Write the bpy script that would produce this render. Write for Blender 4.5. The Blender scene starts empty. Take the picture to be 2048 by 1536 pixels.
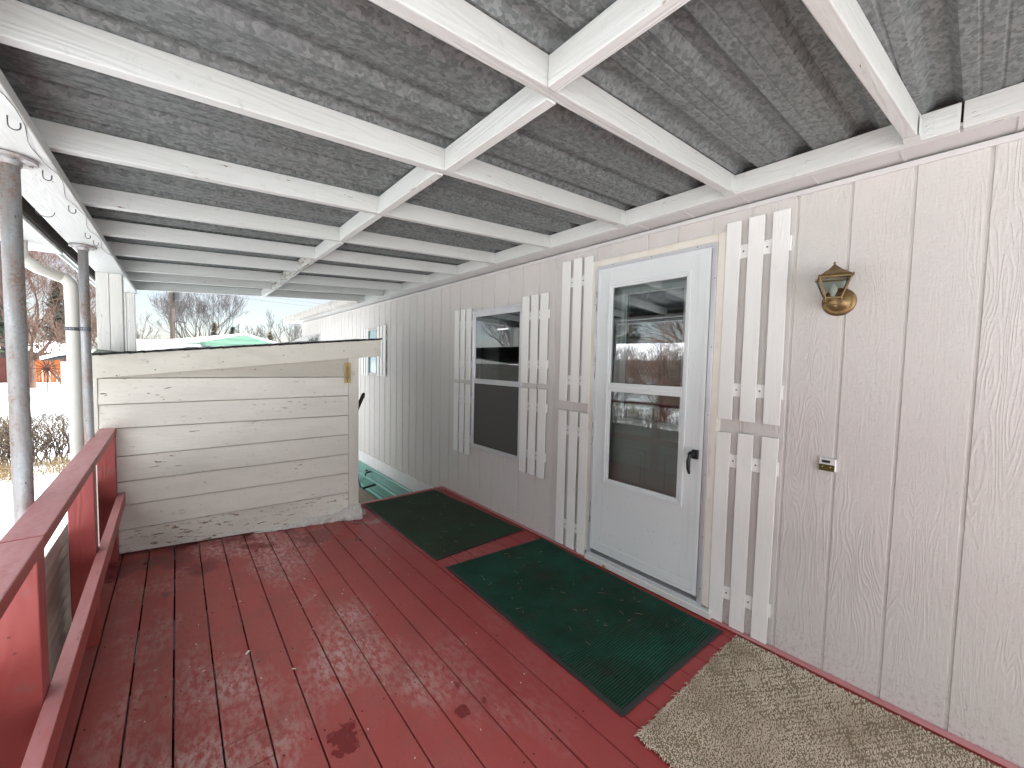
import bpy, bmesh, math, random
from mathutils import Vector, Matrix, noise
random.seed(7)
scene = bpy.context.scene
C = scene.collection
R_ = math.radians

# ------------------------------------------------------------------ camera, world, sun, exposure
CAMZ = 1.5
MR = Vector((0.76180807, -0.64745319, 0.02127984))
MU = Vector((0.01771028, 0.05365281, 0.99840258))
MF = Vector((0.64756066, 0.76021428, -0.05233972))
cd = bpy.data.cameras.new('camera'); cam = bpy.data.objects.new('camera', cd); C.objects.link(cam)
cd.sensor_width = 36; cd.lens = 787.2 / 2048 * 36; cd.clip_start = 0.02; cd.clip_end = 2000
m = Matrix.Identity(4)
for i in range(3):
    m[i][0] = MR[i]; m[i][1] = MU[i]; m[i][2] = -MF[i]
m[2][3] = CAMZ
cam.matrix_world = m
scene.camera = cam

SUN_DIR = Vector((0.62, -0.12, 0.77)).normalized()
w = bpy.data.worlds.new('World'); scene.world = w; w.use_nodes = True
nt = w.node_tree; nt.nodes.clear()
out = nt.nodes.new('ShaderNodeOutputWorld'); bg = nt.nodes.new('ShaderNodeBackground')
sky = nt.nodes.new('ShaderNodeTexSky'); sky.sky_type = 'NISHITA'; sky.sun_disc = False
sky.sun_elevation = math.asin(SUN_DIR.z); sky.sun_rotation = math.atan2(SUN_DIR.x, SUN_DIR.y)
sky.air_density = 1.0; sky.dust_density = 1.5
tc = nt.nodes.new('ShaderNodeTexCoord'); mp = nt.nodes.new('ShaderNodeMapping'); mp.inputs['Scale'].default_value = (1.4, 1.4, 5)
ns = nt.nodes.new('ShaderNodeTexNoise'); ns.inputs['Scale'].default_value = 1.6; ns.inputs['Detail'].default_value = 6
rp = nt.nodes.new('ShaderNodeValToRGB'); rp.color_ramp.elements[0].position = 0.30; rp.color_ramp.elements[1].position = 0.68
rp.color_ramp.elements[0].color = (0.25, 0.25, 0.25, 1); rp.color_ramp.elements[1].color = (1, 1, 1, 1)
mx = nt.nodes.new('ShaderNodeMix'); mx.data_type = 'RGBA'; mx.inputs[7].default_value = (2.5, 2.55, 2.6, 1)
nt.links.new(tc.outputs['Generated'], mp.inputs['Vector']); nt.links.new(mp.outputs[0], ns.inputs['Vector'])
nt.links.new(ns.outputs[0], rp.inputs[0]); nt.links.new(rp.outputs[0], mx.inputs[0])
sz = nt.nodes.new('ShaderNodeSeparateXYZ'); nt.links.new(tc.outputs['Generated'], sz.inputs[0])
mr_ = nt.nodes.new('ShaderNodeMapRange'); mr_.inputs[1].default_value = .22; mr_.inputs[2].default_value = .52; mr_.inputs[3].default_value = 0; mr_.inputs[4].default_value = 1
nt.links.new(sz.outputs[2], mr_.inputs[0])
cl_ = nt.nodes.new('ShaderNodeMix'); cl_.data_type = 'RGBA'; cl_.inputs[6].default_value = (2.6, 2.65, 2.7, 1); cl_.inputs[7].default_value = (11.5, 11.4, 11.1, 1)   # brighter cloud overhead than at the horizon
nt.links.new(mr_.outputs[0], cl_.inputs[0]); nt.links.new(cl_.outputs[2], mx.inputs[7])
nt.links.new(sky.outputs[0], mx.inputs[6]); nt.links.new(mx.outputs[2], bg.inputs[0]); nt.links.new(bg.outputs[0], out.inputs[0])
bg.inputs[1].default_value = 0.08

sd = bpy.data.lights.new('sun', 'SUN'); sd.energy = 3.8; sd.angle = R_(3); sd.color = (1.0, 0.97, 0.93)
so = bpy.data.objects.new('sun', sd); C.objects.link(so)
so.rotation_euler = SUN_DIR.to_track_quat('Z', 'Y').to_euler()
vs = scene.view_settings
vs.view_transform = 'Standard'; vs.look = 'None'; vs.gamma = 1.0; vs.exposure = 1.98
scene.cycles.max_bounces = 10; scene.cycles.diffuse_bounces = 6; scene.cycles.glossy_bounces = 5
scene.cycles.transparent_max_bounces = 16

def at(px, py, y):
    """world point on the vertical plane y=const behind photo pixel (2048 wide)"""
    d = MR * ((px - 1024) / 787.2) + MU * (-(py - 768) / 787.2) + MF
    t = y / d.y
    return Vector((d.x * t, y, CAMZ + d.z * t))

# ------------------------------------------------------------------ material helpers
class NT:
    def __init__(s, name):
        s.m = bpy.data.materials.new(name); s.m.use_nodes = True
        s.t = s.m.node_tree; s.b = s.t.nodes['Principled BSDF']; s.o = s.t.nodes['Material Output']
        s.tc = s.t.nodes.new('ShaderNodeTexCoord'); s.hs = []
    def link(s, a, b): s.t.links.new(a, b)
    def set(s, sock, v):
        if isinstance(v, bpy.types.NodeSocket): s.t.links.new(v, sock)
        elif v is not None: sock.default_value = v if not isinstance(v, tuple) or len(v) != 3 or sock.type != 'RGBA' else (*v, 1)
    def map(s, scale=(1, 1, 1), loc=(0, 0, 0), rot=(0, 0, 0), src=None):
        n = s.t.nodes.new('ShaderNodeMapping'); n.inputs['Scale'].default_value = scale; n.inputs['Location'].default_value = loc
        n.inputs['Rotation'].default_value = rot
        s.link(src or s.tc.outputs['Object'], n.inputs['Vector']); return n.outputs[0]
    def noise(s, vec, scale=1, detail=3, rough=.5, dist=0):
        n = s.t.nodes.new('ShaderNodeTexNoise'); s.link(vec, n.inputs['Vector'])
        n.inputs['Scale'].default_value = scale; n.inputs['Detail'].default_value = detail
        n.inputs['Roughness'].default_value = rough; n.inputs['Distortion'].default_value = dist
        return n.outputs[0]
    def vor(s, vec, scale=1, feature='F1', out='Color', rnd=1):
        n = s.t.nodes.new('ShaderNodeTexVoronoi'); n.feature = feature; s.link(vec, n.inputs['Vector'])
        n.inputs['Scale'].default_value = scale; n.inputs['Randomness'].default_value = rnd
        return n.outputs[out]
    def math(s, op, a, b=None, c=None, clamp=False):
        n = s.t.nodes.new('ShaderNodeMath'); n.operation = op; n.use_clamp = clamp
        for i, v in enumerate((a, b, c)):
            if v is not None: s.set(n.inputs[i], v)
        return n.outputs[0]
    def ramp(s, f, lo, hi, v0=0.0, v1=1.0):
        n = s.t.nodes.new('ShaderNodeMapRange'); s.set(n.inputs[0], f)
        n.inputs[1].default_value = lo; n.inputs[2].default_value = hi; n.inputs[3].default_value = v0; n.inputs[4].default_value = v1
        return n.outputs[0]
    def mix(s, f, a, b):
        n = s.t.nodes.new('ShaderNodeMix'); n.data_type = 'RGBA'
        s.set(n.inputs[0], f); s.set(n.inputs[6], a); s.set(n.inputs[7], b); return n.outputs[2]
    def vec(s, v, op, b):
        n = s.t.nodes.new('ShaderNodeVectorMath'); n.operation = op; s.link(v, n.inputs[0])
        if isinstance(b, bpy.types.NodeSocket): s.link(b, n.inputs[1])
        else: n.inputs[1].default_value = b
        return n.outputs[0]
    def sep(s, v):
        n = s.t.nodes.new('ShaderNodeSeparateXYZ'); s.link(v, n.inputs[0]); return n.outputs
    def comb(s, x=0, y=0, z=0):
        n = s.t.nodes.new('ShaderNodeCombineXYZ')
        for i, v in enumerate((x, y, z)): s.set(n.inputs[i], v)
        return n.outputs[0]
    def rnd(s):
        n = s.t.nodes.new('ShaderNodeObjectInfo'); return n.outputs['Random']
    def height(s, h, dist, strength=1):
        n = s.t.nodes.new('ShaderNodeBump'); n.inputs['Distance'].default_value = dist; n.inputs['Strength'].default_value = strength
        s.set(n.inputs['Height'], h)
        if s.hs: s.link(s.hs[-1], n.inputs['Normal'])
        s.hs.append(n.outputs[0])
    def done(s, col=None, rough=None, metal=None, spec=None, **k):
        if col is not None: s.set(s.b.inputs['Base Color'], col)
        if rough is not None: s.set(s.b.inputs['Roughness'], rough)
        if metal is not None: s.set(s.b.inputs['Metallic'], metal)
        if spec is not None: s.set(s.b.inputs['Specular IOR Level'], spec)
        if s.hs: s.link(s.hs[-1], s.b.inputs['Normal'])
        return s.m

def grain_scale(axis, along, across):
    v = [across] * 3; v['xyz'.index(axis)] = along
    return tuple(v)

def painted(name, col, axis='x', grain=.6, grime=.5, peel=0.0, rough=.55, grimecol=(.33, .31, .25), peelcol=(.22, .17, .12), woodcol=(.34, .25, .16)):
    n = NT(name); r = n.rnd()
    off = n.comb(n.math('MULTIPLY', r, 37.0), n.math('MULTIPLY', r, 91.0), n.math('MULTIPLY', r, 53.0))
    base = n.vec(n.tc.outputs['Object'], 'ADD', off)
    g1 = n.noise(n.map(grain_scale(axis, .9, 9), src=base), 1, 2, .5)
    contour = n.math('SINE', n.math('MULTIPLY', g1, 75.0))
    fine = n.noise(n.map(grain_scale(axis, 5, 160), src=base), 1, 3, .6)
    n.height(contour, .00035 * grain); n.height(fine, .0011 * grain)
    big = n.noise(n.map(grain_scale(axis, .8, 3), src=base), 1.5, 4, .6)
    spots = n.noise(n.map((1, 1, 1), src=base), 28, 3, .6)
    c = n.mix(n.math('MULTIPLY', n.ramp(big, .42, .72), .35 * grime), col, grimecol)
    c = n.mix(n.math('MULTIPLY', n.ramp(spots, .62, .74), .30 * grime), c, tuple(v * .55 for v in grimecol))
    v = n.ramp(r, 0, 1, .0, .14)
    c = n.mix(v, c, tuple(x * .72 for x in col))
    c = n.mix(n.math('MULTIPLY', n.ramp(fine, .56, .70), .10), c, tuple(x * .5 for x in col))
    if peel > 0:
        p = n.noise(n.map(grain_scale(axis, 8, 62), src=base), 1, 4, .62, .4)
        reg = n.noise(n.map((1, 1, 1), src=base), 2.2, 2)
        f = n.ramp(n.math('ADD', p, n.math('MULTIPLY', reg, .22)), .84 - .12 * peel, .855 - .12 * peel)
        c = n.mix(f, c, n.mix(n.ramp(fine, .4, .6), peelcol, woodcol))
        n.height(n.math('SUBTRACT', 1.0, f), .0016)
    return n.done(c, rough)

def plain(name, col, rough=.5, metal=0, var=.12, scale=12, bump=0.0, bscale=80, spec=None):
    n = NT(name); v = n.map((1, 1, 1))
    a = n.noise(v, scale, 4, .6)
    c = n.mix(n.ramp(a, .3, .7), tuple(x * (1 - var) for x in col), tuple(min(1, x * (1 + var)) for x in col))
    if bump: n.height(n.noise(v, bscale, 3), bump)
    return n.done(c, rough, metal, spec)

M = {}
WHITE = (.70, .69, .655)
M['rafter'] = painted('rafter_paint', (.635, .655, .63), 'x', .9, .6, .15)
M['block'] = painted('blocking_paint', (.69, .71, .685), 'y', .9, .5, .3)
M['blockrot'] = painted('rotting_blocking_paint', (.66, .67, .64), 'y', .9, .9, 1.6)
M['beam'] = painted('beam_paint', (.66, .68, .66), 'y', .7, .4, .2)
M['shutter'] = painted('shutter_paint', (.82, .83, .80), 'z', .5, .2, .0)
M['shedboard'] = painted('shed_board_paint', (.80, .785, .71), 'x', .8, .6, .34)
M['shedbottom'] = painted('shed_bottom_board_paint', (.80, .785, .71), 'x', .9, .9, 1.0)
M['shedtopshade'] = painted('shed_top_board_shaded_paint', (.56, .54, .47), 'x', .8, 1.0, .3)  # grimy, and darkened further: the fascia's shade is put into the colour
M['shedtrim'] = painted('shed_trim_paint', (.76, .745, .67), 'z', .7, .6, .2)
M['fasciab'] = painted('shed_fascia_paint', (.70, .68, .60), 'x', .7, 1.0, .3, peelcol=(.40, .33, .24), woodcol=(.45, .38, .28))
M['postwood'] = painted('wood_post_paint', (.72, .71, .67), 'z', 1.0, .6, .25)

def siding():
    n = NT('siding_paint'); o = n.sep(n.tc.outputs['Object'])
    pid = n.math('FLOOR', n.math('DIVIDE', n.math('SUBTRACT', o[1], .001), .835))
    off = n.math('MULTIPLY', n.math('SINE', n.math('MULTIPLY', pid, 12.9)), 43.7)
    v = n.comb(off, n.math('MULTIPLY', o[1], 6.5), n.math('ADD', n.math('MULTIPLY', o[2], .95), off))
    g = n.noise(v, 1, 2.5, .5, .35)
    s = n.math('SINE', n.math('MULTIPLY', g, 190.0))
    s = n.ramp(s, -.1, .95)
    patch = n.ramp(n.noise(n.comb(off, n.math('MULTIPLY', o[1], 3.0), n.math('MULTIPLY', o[2], 1.1)), 1, 2), .40, .58)
    n.height(n.math('MULTIPLY', s, patch), .0009)
    v2 = n.comb(0.0, n.math('MULTIPLY', o[1], 120.0), n.math('MULTIPLY', o[2], 9.0))
    f = n.noise(v2, 1, 3, .6)
    n.height(f, .0016)
    rough = n.noise(n.map((1, 1, 1)), 75, 3, .7); n.height(rough, .0022)
    tint = n.noise(n.map((1, 1.3, .8)), 1.6, 3, .6)
    c = n.mix(n.ramp(tint, .35, .65), (.592, .580, .548), (.606, .576, .550))
    tn2 = n.noise(n.map((1, 2, 1)), 3.1, 4, .6)
    c = n.mix(n.math('MULTIPLY', n.ramp(tn2, .5, .75), .35), c, (.52, .53, .49))
    # splash dirt near the deck
    low = n.ramp(o[2], .0, .28, 1.0, .0)
    dirt = n.noise(n.map((1, 1, 1)), 55, 4, .7)
    c = n.mix(n.math('MULTIPLY', n.math('MULTIPLY', n.ramp(dirt, .52, .66), low), .5), c, (.25, .22, .19))
    # outdoors the paint is weathered: grain shows through beyond the porch
    w_ = n.ramp(o[1], 3.7, 6.0)
    c = n.mix(n.math('MULTIPLY', n.math('MULTIPLY', n.ramp(f, .50, .64), w_), .35), c, (.40, .38, .37))
    c = n.mix(n.math('MULTIPLY', n.ramp(f, .60, .72), .10), c, (.42, .38, .36))
    return n.done(c, .62)
M['siding'] = siding()
M['groove'] = plain('groove_paint', (.47, .42, .39), .7, bump=.001)
M['soffit'] = plain('soffit_metal', (.60, .595, .585), .35, 0, .05, 3)
M['whitemetal'] = plain('white_enamel_metal', (.78, .79, .79), .32, 0, .04, 5)
M['doorwhite'] = plain('storm_door_enamel', (.70, .745, .745), .38, 0, .03, 4, .0004, 200)

def door_panel():
    n = NT('storm_door_panel'); o = n.sep(n.tc.outputs['Object'])
    v = n.map((1, 1, 1)); a = n.noise(v, 4, 3)
    c = n.mix(n.ramp(a, .3, .7), (.675, .73, .725), (.71, .755, .75))
    scuff = n.noise(n.map((1, 22, 7)), 3.2, 4, .65)
    low = n.ramp(o[2], .1, .65, 1.0, .15)
    c = n.mix(n.math('MULTIPLY', n.math('MULTIPLY', n.ramp(scuff, .63, .70), low), .65), c, (.33, .37, .40))
    st = n.noise(n.map((1, 60, 2.0)), 1, 3)
    nearjamb = n.ramp(o[1], 1.02, 1.2, 1.0, .0)
    c = n.mix(n.math('MULTIPLY', n.math('MULTIPLY', n.ramp(st, .52, .66), nearjamb), .25), c, (.38, .38, .38))
    n.height(n.noise(v, 260, 2), .0003)
    return n.done(c, .36)
M['doorpanel'] = door_panel()
M['doormetal'] = plain('aluminium_frame', (.66, .68, .70), .3, .35, .06, 8)
def casing():
    n = NT('casing_cream_paint'); a = n.noise(n.map((1, 1, .5)), 5, 4, .65)
    c = n.mix(n.ramp(a, .35, .7), (.76, .74, .67), (.70, .665, .56))
    b = n.noise(n.map((1, 30, 6)), 1, 4, .6)
    c = n.mix(n.math('MULTIPLY', n.ramp(b, .6, .72), .35), c, (.42, .38, .30))
    n.height(b, .001)
    return n.done(c, .5)
M['casing'] = casing()
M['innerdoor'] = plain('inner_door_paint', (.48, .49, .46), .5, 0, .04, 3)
M['innertrim'] = plain('inner_door_trim', (.72, .75, .74), .4, 0, .04, 3)
M['black'] = plain('black_plastic', (.012, .012, .013), .35)
M['blackrubber'] = plain('black_rubber', (.018, .024, .022), .6, bump=.001)
M['dark'] = plain('dark_gap', (.02, .02, .02), .9)
M['screw'] = plain('screw_head', (.20, .19, .18), .45, .6)
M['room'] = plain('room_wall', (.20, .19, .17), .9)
M['curtain'] = plain('curtain_cloth', (.30, .29, .26), .9)

def glass(name, tint=(.8, .84, .83), refl=.16, fk=1.6):
    n = NT(name); n.t.nodes.remove(n.b)
    tr = n.t.nodes.new('ShaderNodeBsdfTransparent'); tr.inputs[0].default_value = (*tint, 1)
    gl = n.t.nodes.new('ShaderNodeBsdfGlossy'); gl.inputs['Roughness'].default_value = 0.004; gl.inputs[0].default_value = (.95, .97, 1, 1)
    fr = n.t.nodes.new('ShaderNodeFresnel'); fr.inputs[0].default_value = 1.5
    f = n.math('ADD', n.math('MULTIPLY', fr.outputs[0], fk), refl, clamp=True)
    wob = n.noise(n.map((1, 1, 1)), 3.0, 1)
    bp = n.t.nodes.new('ShaderNodeBump'); bp.inputs['Distance'].default_value = .0009; n.link(wob, bp.inputs['Height'])
    pass
    mxs = n.t.nodes.new('ShaderNodeMixShader'); n.link(f, mxs.inputs[0]); n.link(tr.outputs[0], mxs.inputs[1]); n.link(gl.outputs[0], mxs.inputs[2])
    n.link(mxs.outputs[0], n.o.inputs[0]); return n.m
M['glass'] = glass('window_glass', (.72, .78, .77), .17)
M['glass_low'] = glass('door_glass', (.70, .76, .74), .06)
M['glass_lamp'] = glass('lamp_glass', (.66, .72, .69), .0, .35)
M['frost'] = plain('frosted_teal_glass', (.42, .60, .62), .12, 0, .06, 2)
def screen():
    n = NT('insect_screen'); n.done((.10, .10, .092), .8)
    n.b.inputs['Alpha'].default_value = .74
    return n.m
M['screen'] = screen()

def galv():
    n = NT('galvanised_steel'); base = n.tc.outputs['Object']
    v = n.map((1.0, 1.45, 1.0)); d = n.noise(v, 60, 2, .5)
    vv = n.vec(v, 'ADD', n.comb(n.math('MULTIPLY', d, .012), n.math('MULTIPLY', n.noise(n.map((1, 1, 1), (3, 5, 1)), 60, 2), .012), 0.0))
    cells = n.sep(n.vor(vv, 64))[0]
    cells2 = n.sep(n.vor(vv, 110))[1]
    k = n.math('ADD', n.math('MULTIPLY', cells, .7), n.math('MULTIPLY', cells2, .3))
    big = n.noise(n.map((.6, 2.2, 1)), 1.6, 4, .6)
    c = n.mix(n.ramp(k, .15, .85), (.105, .120, .117), (.232, .252, .246))
    c = n.mix(n.math('MULTIPLY', n.ramp(big, .40, .70), .35), c, (.15, .168, .172))
    rust = n.noise(n.map((1, 1, 1), (7, 0, 0)), 5, 4, .65)
    c = n.mix(n.math('MULTIPLY', n.ramp(rust, .52, .74), .10), c, (.20, .155, .135))
    return n.done(c, n.ramp(k, 0, 1, .55, .42), .15)
M['galv'] = galv()

def redpaint(name, deck=True):
    n = NT(name); r = n.rnd()
    off = n.comb(n.math('MULTIPLY', r, 3.0), n.math('MULTIPLY', r, 17.0), 0.0)
    O = n.tc.outputs['Object']; local = n.vec(O, 'ADD', off)
    c = n.mix(r, (.335, .058, .053), (.375, .076, .068))
    if deck:
        o = n.sep(O)
        # faded, foot-worn middle
        wear = n.noise(n.map((1, .7, 1), (2.3, .4, 0)), 2.4, 6, .62)
        worn = n.ramp(wear, .36, .70)
        fine = n.noise(n.map((1, .45, 1)), 42, 5, .7)
        c = n.mix(n.math('MULTIPLY', worn, n.ramp(fine, .30, .68, .05, .6)), c, (.34, .165, .148))
        pale = n.math('MULTIPLY', n.ramp(n.noise(n.map((1, .6, 1), (5, 1, 0)), 1.7, 4, .55), .50, .66), n.ramp(fine, .42, .58))
        c = n.mix(n.math('MULTIPLY', pale, .65), c, (.55, .46, .43))
        dirt = n.noise(n.map((1.6, 1, 1), (9, 2, 0)), 3.1, 6, .68)
        c = n.mix(n.math('MULTIPLY', n.ramp(dirt, .50, .66), .34), c, (.17, .080, .070))
        sp = n.noise(n.map((1, 1, 1)), 190, 2, .6)
        c = n.mix(n.math('MULTIPLY', n.ramp(sp, .68, .74), .5), c, (.50, .42, .38))
        dk = n.noise(n.map((1, 1, 1), (4, 4, 4)), 120, 3, .6)
        c = n.mix(n.math('MULTIPLY', n.ramp(dk, .66, .71), .6), c, (.06, .02, .02))
        # fresh saturated paint by the house wall
        near = n.ramp(n.math('ADD', o[0], n.math('MULTIPLY', wear, .9)), 1.15, 1.75)
        c = n.mix(n.math('MULTIPLY', near, .8), c, (.275, .032, .033))
        # damp patches, by the foot of the shed and scattered
        wn = n.noise(n.map((1, 1.1, 1), (1.7, 8.8, 0)), 3.2, 5, .6)
        byshed = n.ramp(o[1], 3.05, 3.75, 0.0, .16)
        wet = n.ramp(n.math('ADD', wn, byshed), .672, .686)
        jit = n.noise(n.map((1, 1, 1)), 11, 4, .6)
        for (wx, wy, wr_) in ((.483, 1.545, .080), (.90, 1.36, .05), (.86, 3.55, .20), (.48, 3.62, .12), (.13, 3.45, .08)):
            dx = n.math('SUBTRACT', o[0], wx); dy = n.math('SUBTRACT', o[1], wy)
            dd = n.math('SQRT', n.math('ADD', n.math('MULTIPLY', dx, dx), n.math('MULTIPLY', dy, dy)))
            dd = n.math('ADD', dd, n.math('MULTIPLY', n.math('SUBTRACT', jit, .5), wr_ * 2.6))
            wet = n.math('MAXIMUM', wet, n.ramp(dd, wr_ * .72, wr_ * .66))
        c = n.mix(wet, c, (.20, .030, .030))
        rough = n.math('SUBTRACT', n.ramp(wear, .3, .7, .52, .72), n.math('MULTIPLY', wet, .30))
        n.height(n.noise(n.map((90, 4, 90), src=local), 1, 3, .6), .0012)
        n.height(fine, .0012)
        n.height(n.math('SUBTRACT', 1.0, worn), .0007)
    else:
        wear = n.noise(n.map((3, .8, 3), src=local), 2.2, 5, .65)
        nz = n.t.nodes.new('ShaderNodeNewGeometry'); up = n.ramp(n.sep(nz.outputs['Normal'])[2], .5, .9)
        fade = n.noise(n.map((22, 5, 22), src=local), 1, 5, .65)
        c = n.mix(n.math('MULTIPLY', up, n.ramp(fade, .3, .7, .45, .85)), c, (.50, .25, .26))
        c = n.mix(n.math('MULTIPLY', n.ramp(wear, .6, .72), .5), c, (.20, .14, .13))
        crack = n.noise(n.map((30, 3.0, 30), src=local), 1.4, 4, .7)
        c = n.mix(n.math('MULTIPLY', n.ramp(crack, .67, .71), .7), c, (.09, .03, .03))
        k = n.noise(n.map((5, 5, 1.2), src=local), 1.5, 2); n.height(n.math('SINE', n.math('MULTIPLY', k, 60.0)), .0003)
        n.height(fade, .0007); rough = .48
    return n.done(c, rough)
M['deck'] = redpaint('deck_paint'); M['rail'] = redpaint('rail_paint', False)
M['decksub'] = plain('deck_under', (.05, .022, .02), .9)

def matgreen(name, c1, c2, dirtcol, rib=True):
    n = NT(name); o = n.sep(n.tc.outputs['Object'])
    if rib:
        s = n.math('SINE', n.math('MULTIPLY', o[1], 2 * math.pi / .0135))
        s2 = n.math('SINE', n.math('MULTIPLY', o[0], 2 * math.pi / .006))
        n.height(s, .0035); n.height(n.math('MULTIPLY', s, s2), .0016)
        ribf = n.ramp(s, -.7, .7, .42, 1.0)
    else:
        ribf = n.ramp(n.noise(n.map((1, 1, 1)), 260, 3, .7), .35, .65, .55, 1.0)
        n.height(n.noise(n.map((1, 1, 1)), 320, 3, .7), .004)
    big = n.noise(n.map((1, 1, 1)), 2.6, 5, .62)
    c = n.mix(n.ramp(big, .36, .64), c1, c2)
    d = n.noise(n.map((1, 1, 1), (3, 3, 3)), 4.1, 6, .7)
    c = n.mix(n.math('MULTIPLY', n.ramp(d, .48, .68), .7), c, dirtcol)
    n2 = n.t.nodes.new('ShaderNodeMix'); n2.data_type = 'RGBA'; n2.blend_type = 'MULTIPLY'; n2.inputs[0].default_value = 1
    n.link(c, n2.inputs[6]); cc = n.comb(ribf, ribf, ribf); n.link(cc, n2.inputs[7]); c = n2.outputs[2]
    sp = n.noise(n.map((1, 1, 1)), 210, 3, .6)
    c = n.mix(n.math('MULTIPLY', n.ramp(sp, .66, .73), .45), c, (.38, .35, .26))
    return n.done(c, .85, spec=.2)
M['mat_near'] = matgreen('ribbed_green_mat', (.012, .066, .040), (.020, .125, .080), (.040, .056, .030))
M['mat_far'] = matgreen('dark_green_mat', (.030, .048, .025), (.030, .066, .038), (.060, .058, .038), False)
def carpet():
    n = NT('beige_carpet'); r = n.noise(n.map((1, 1, 1)), 170, 3, .7); b = n.noise(n.map((1, 1, 1)), 3.2, 5, .65)
    c = n.mix(n.ramp(r, .3, .7), (.46, .39, .31), (.84, .745, .61))
    c = n.mix(n.math('MULTIPLY', n.ramp(b, .42, .66), .62), c, (.29, .215, .135))
    n.height(r, .003)
    return n.done(c, .95, spec=.1)
M['carpet'] = carpet()
M['carpetback'] = plain('carpet_backing', (.20, .16, .11), .95)

def brass():
    n = NT('aged_brass'); a = n.noise(n.map((1, 1, 1)), 22, 4, .6)
    c = n.mix(n.ramp(a, .35, .7), (.27, .175, .075), (.15, .10, .048)); n.height(a, .0006)
    return n.done(c, n.ramp(a, .3, .7, .30, .48), .75)
M['brass'] = brass()
M['chrome'] = plain('bell_plate', (.80, .80, .79), .25, .4)
M['bellamber'] = plain('bell_lens', (.085, .070, .022), .12)
M['bulb'] = plain('bulb_glass', (.55, .58, .55), .1)
def pipe():
    n = NT('galvanised_pipe'); a = n.noise(n.map((14, 14, 3.2)), 1.3, 4, .65); b = n.noise(n.map((1, 1, 1)), 110, 3, .6)
    c = n.mix(n.ramp(b, .3, .7), (.36, .37, .38), (.50, .51, .52))
    rm = n.math('MULTIPLY', n.ramp(a, .43, .60), n.ramp(b, .36, .62, .2, 1.0))
    c = n.mix(n.math('MULTIPLY', rm, .75), c, (.27, .145, .075))
    sp = n.noise(n.map((1, 1, .5)), 55, 3, .7); c = n.mix(n.ramp(sp, .69, .72, 0, .8), c, (.06, .05, .05))
    n.height(b, .0005)
    return n.done(c, n.ramp(rm, 0, 1, .38, .8), .45)
M['pipe'] = pipe()
M['pvc'] = plain('cream_pvc', (.60, .59, .54), .42, 0, .05, 4)
M['strap'] = plain('perforated_strap', (.11, .12, .13), .4, .6)
M['corr'] = plain('white_corrugated_metal', (.62, .61, .56), .42, 0, .14, 4)
def snow():
    n = NT('snow'); a = n.noise(n.map((1, 1, 1)), .35, 5, .6); b = n.noise(n.map((1, 1, 1)), 9, 4, .6)
    c = n.mix(n.ramp(a, .4, .7), (.80, .83, .87), (.86, .87, .88)); n.height(a, .12); n.height(b, .01)
    return n.done(c, .7)
M['snow'] = snow()
def ice():
    n = NT('old_ice'); a = n.noise(n.map((1, 1, 1)), 60, 4, .7); c = n.mix(n.ramp(a, .3, .7), (.46, .43, .39), (.72, .71, .68)); n.height(a, .004)
    return n.done(c, .45)
M['ice'] = ice()
M['soil'] = plain('gravel_soil', (.16, .13, .10), .95, 0, .45, 40, .01, 60)
def mint(name, c1, c2):
    n = NT(name); a = n.noise(n.map((1, .6, 6)), 3, 4, .6); c = n.mix(n.ramp(a, .35, .65), c1, c2); return n.done(c, .42)
M['skirt'] = mint('teal_skirting_metal', (.060, .225, .185), (.085, .275, .225))
M['mint'] = plain('mint_siding', (.185, .335, .245), .6, 0, .05, 2)
M['trimpaint'] = plain('base_trim_paint', (.66, .67, .66), .6, 0, .08, 5, .001)
M['bark'] = plain('grey_bark', (.080, .066, .058), .9, 0, .25, 6)
M['barkred'] = plain('reddish_twig_bark', (.120, .070, .052), .9, 0, .25, 3)
M['barkfar'] = plain('pale_far_bark', (.075, .066, .066), .9, 0, .2, 3)
M['needle'] = plain('conifer_needles', (.030, .040, .028), .9, 0, .4, 2)
M['needlebrown'] = plain('browned_conifer_needles', (.070, .055, .036), .9, 0, .35, 2)
M['hedge'] = plain('hedge_twig_bark', (.070, .056, .046), .9, 0, .4, 3)
M['hedgetip'] = plain('hedge_tip_bark', (.120, .088, .055), .9, 0, .3, 3)
M['drygrass'] = plain('dry_grass', (.17, .12, .06), .9, 0, .35, 6)
def fencewood():
    n = NT('cedar_fence'); a = n.noise(n.map((3, 3, .8)), 2, 4, .6); c = n.mix(n.ramp(a, .35, .7), (.34, .085, .016), (.44, .14, .030))
    return n.done(c, .7)
M['cedar'] = fencewood()
M['fencedark'] = plain('dark_red_fence', (.10, .025, .018), .8, 0, .2, 3)
M['pole'] = plain('pole_wood', (.085, .066, .055), .85, 0, .2, 3)
M['gapshade'] = plain('gap_shade_dark', (.040, .032, .026), .9)  # near-black that stands for shade in the roof gaps
M['guttermetal'] = plain('stained_gutter', (.36, .34, .31), .5, 0, .3, 9)
M['greymetal'] = plain('grey_metal', (.07, .075, .08), .5, .3)
M['tube'] = plain('silver_tube', (.45, .47, .48), .3, .8)
M['rustred'] = plain('rusty_sunburst', (.06, .022, .016), .7, .2)
M['farwhite'] = plain('far_white_wall', (.50, .50, .49), .7)
M['farbrown'] = plain('far_brown_wall', (.06, .032, .02), .8)
M['fargrey'] = plain('far_grey_wall', (.33, .34, .35), .8)
M['darkwood'] = plain('dark_handrail_wood', (.035, .018, .014), .6)
M['yellowwood'] = plain('yellowed_wood', (.50, .36, .13), .45, 0, .12, 14)
M['ink'] = plain('printed_ink', (.06, .04, .015), .6)
M['shingle'] = plain('black_shingle', (.018, .018, .02), .9)
M['flash'] = plain('weathered_flashing', (.19, .20, .18), .7, 0, .3, 20)
M['wire'] = plain('thin_wire', (.05, .05, .05), .5)
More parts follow.
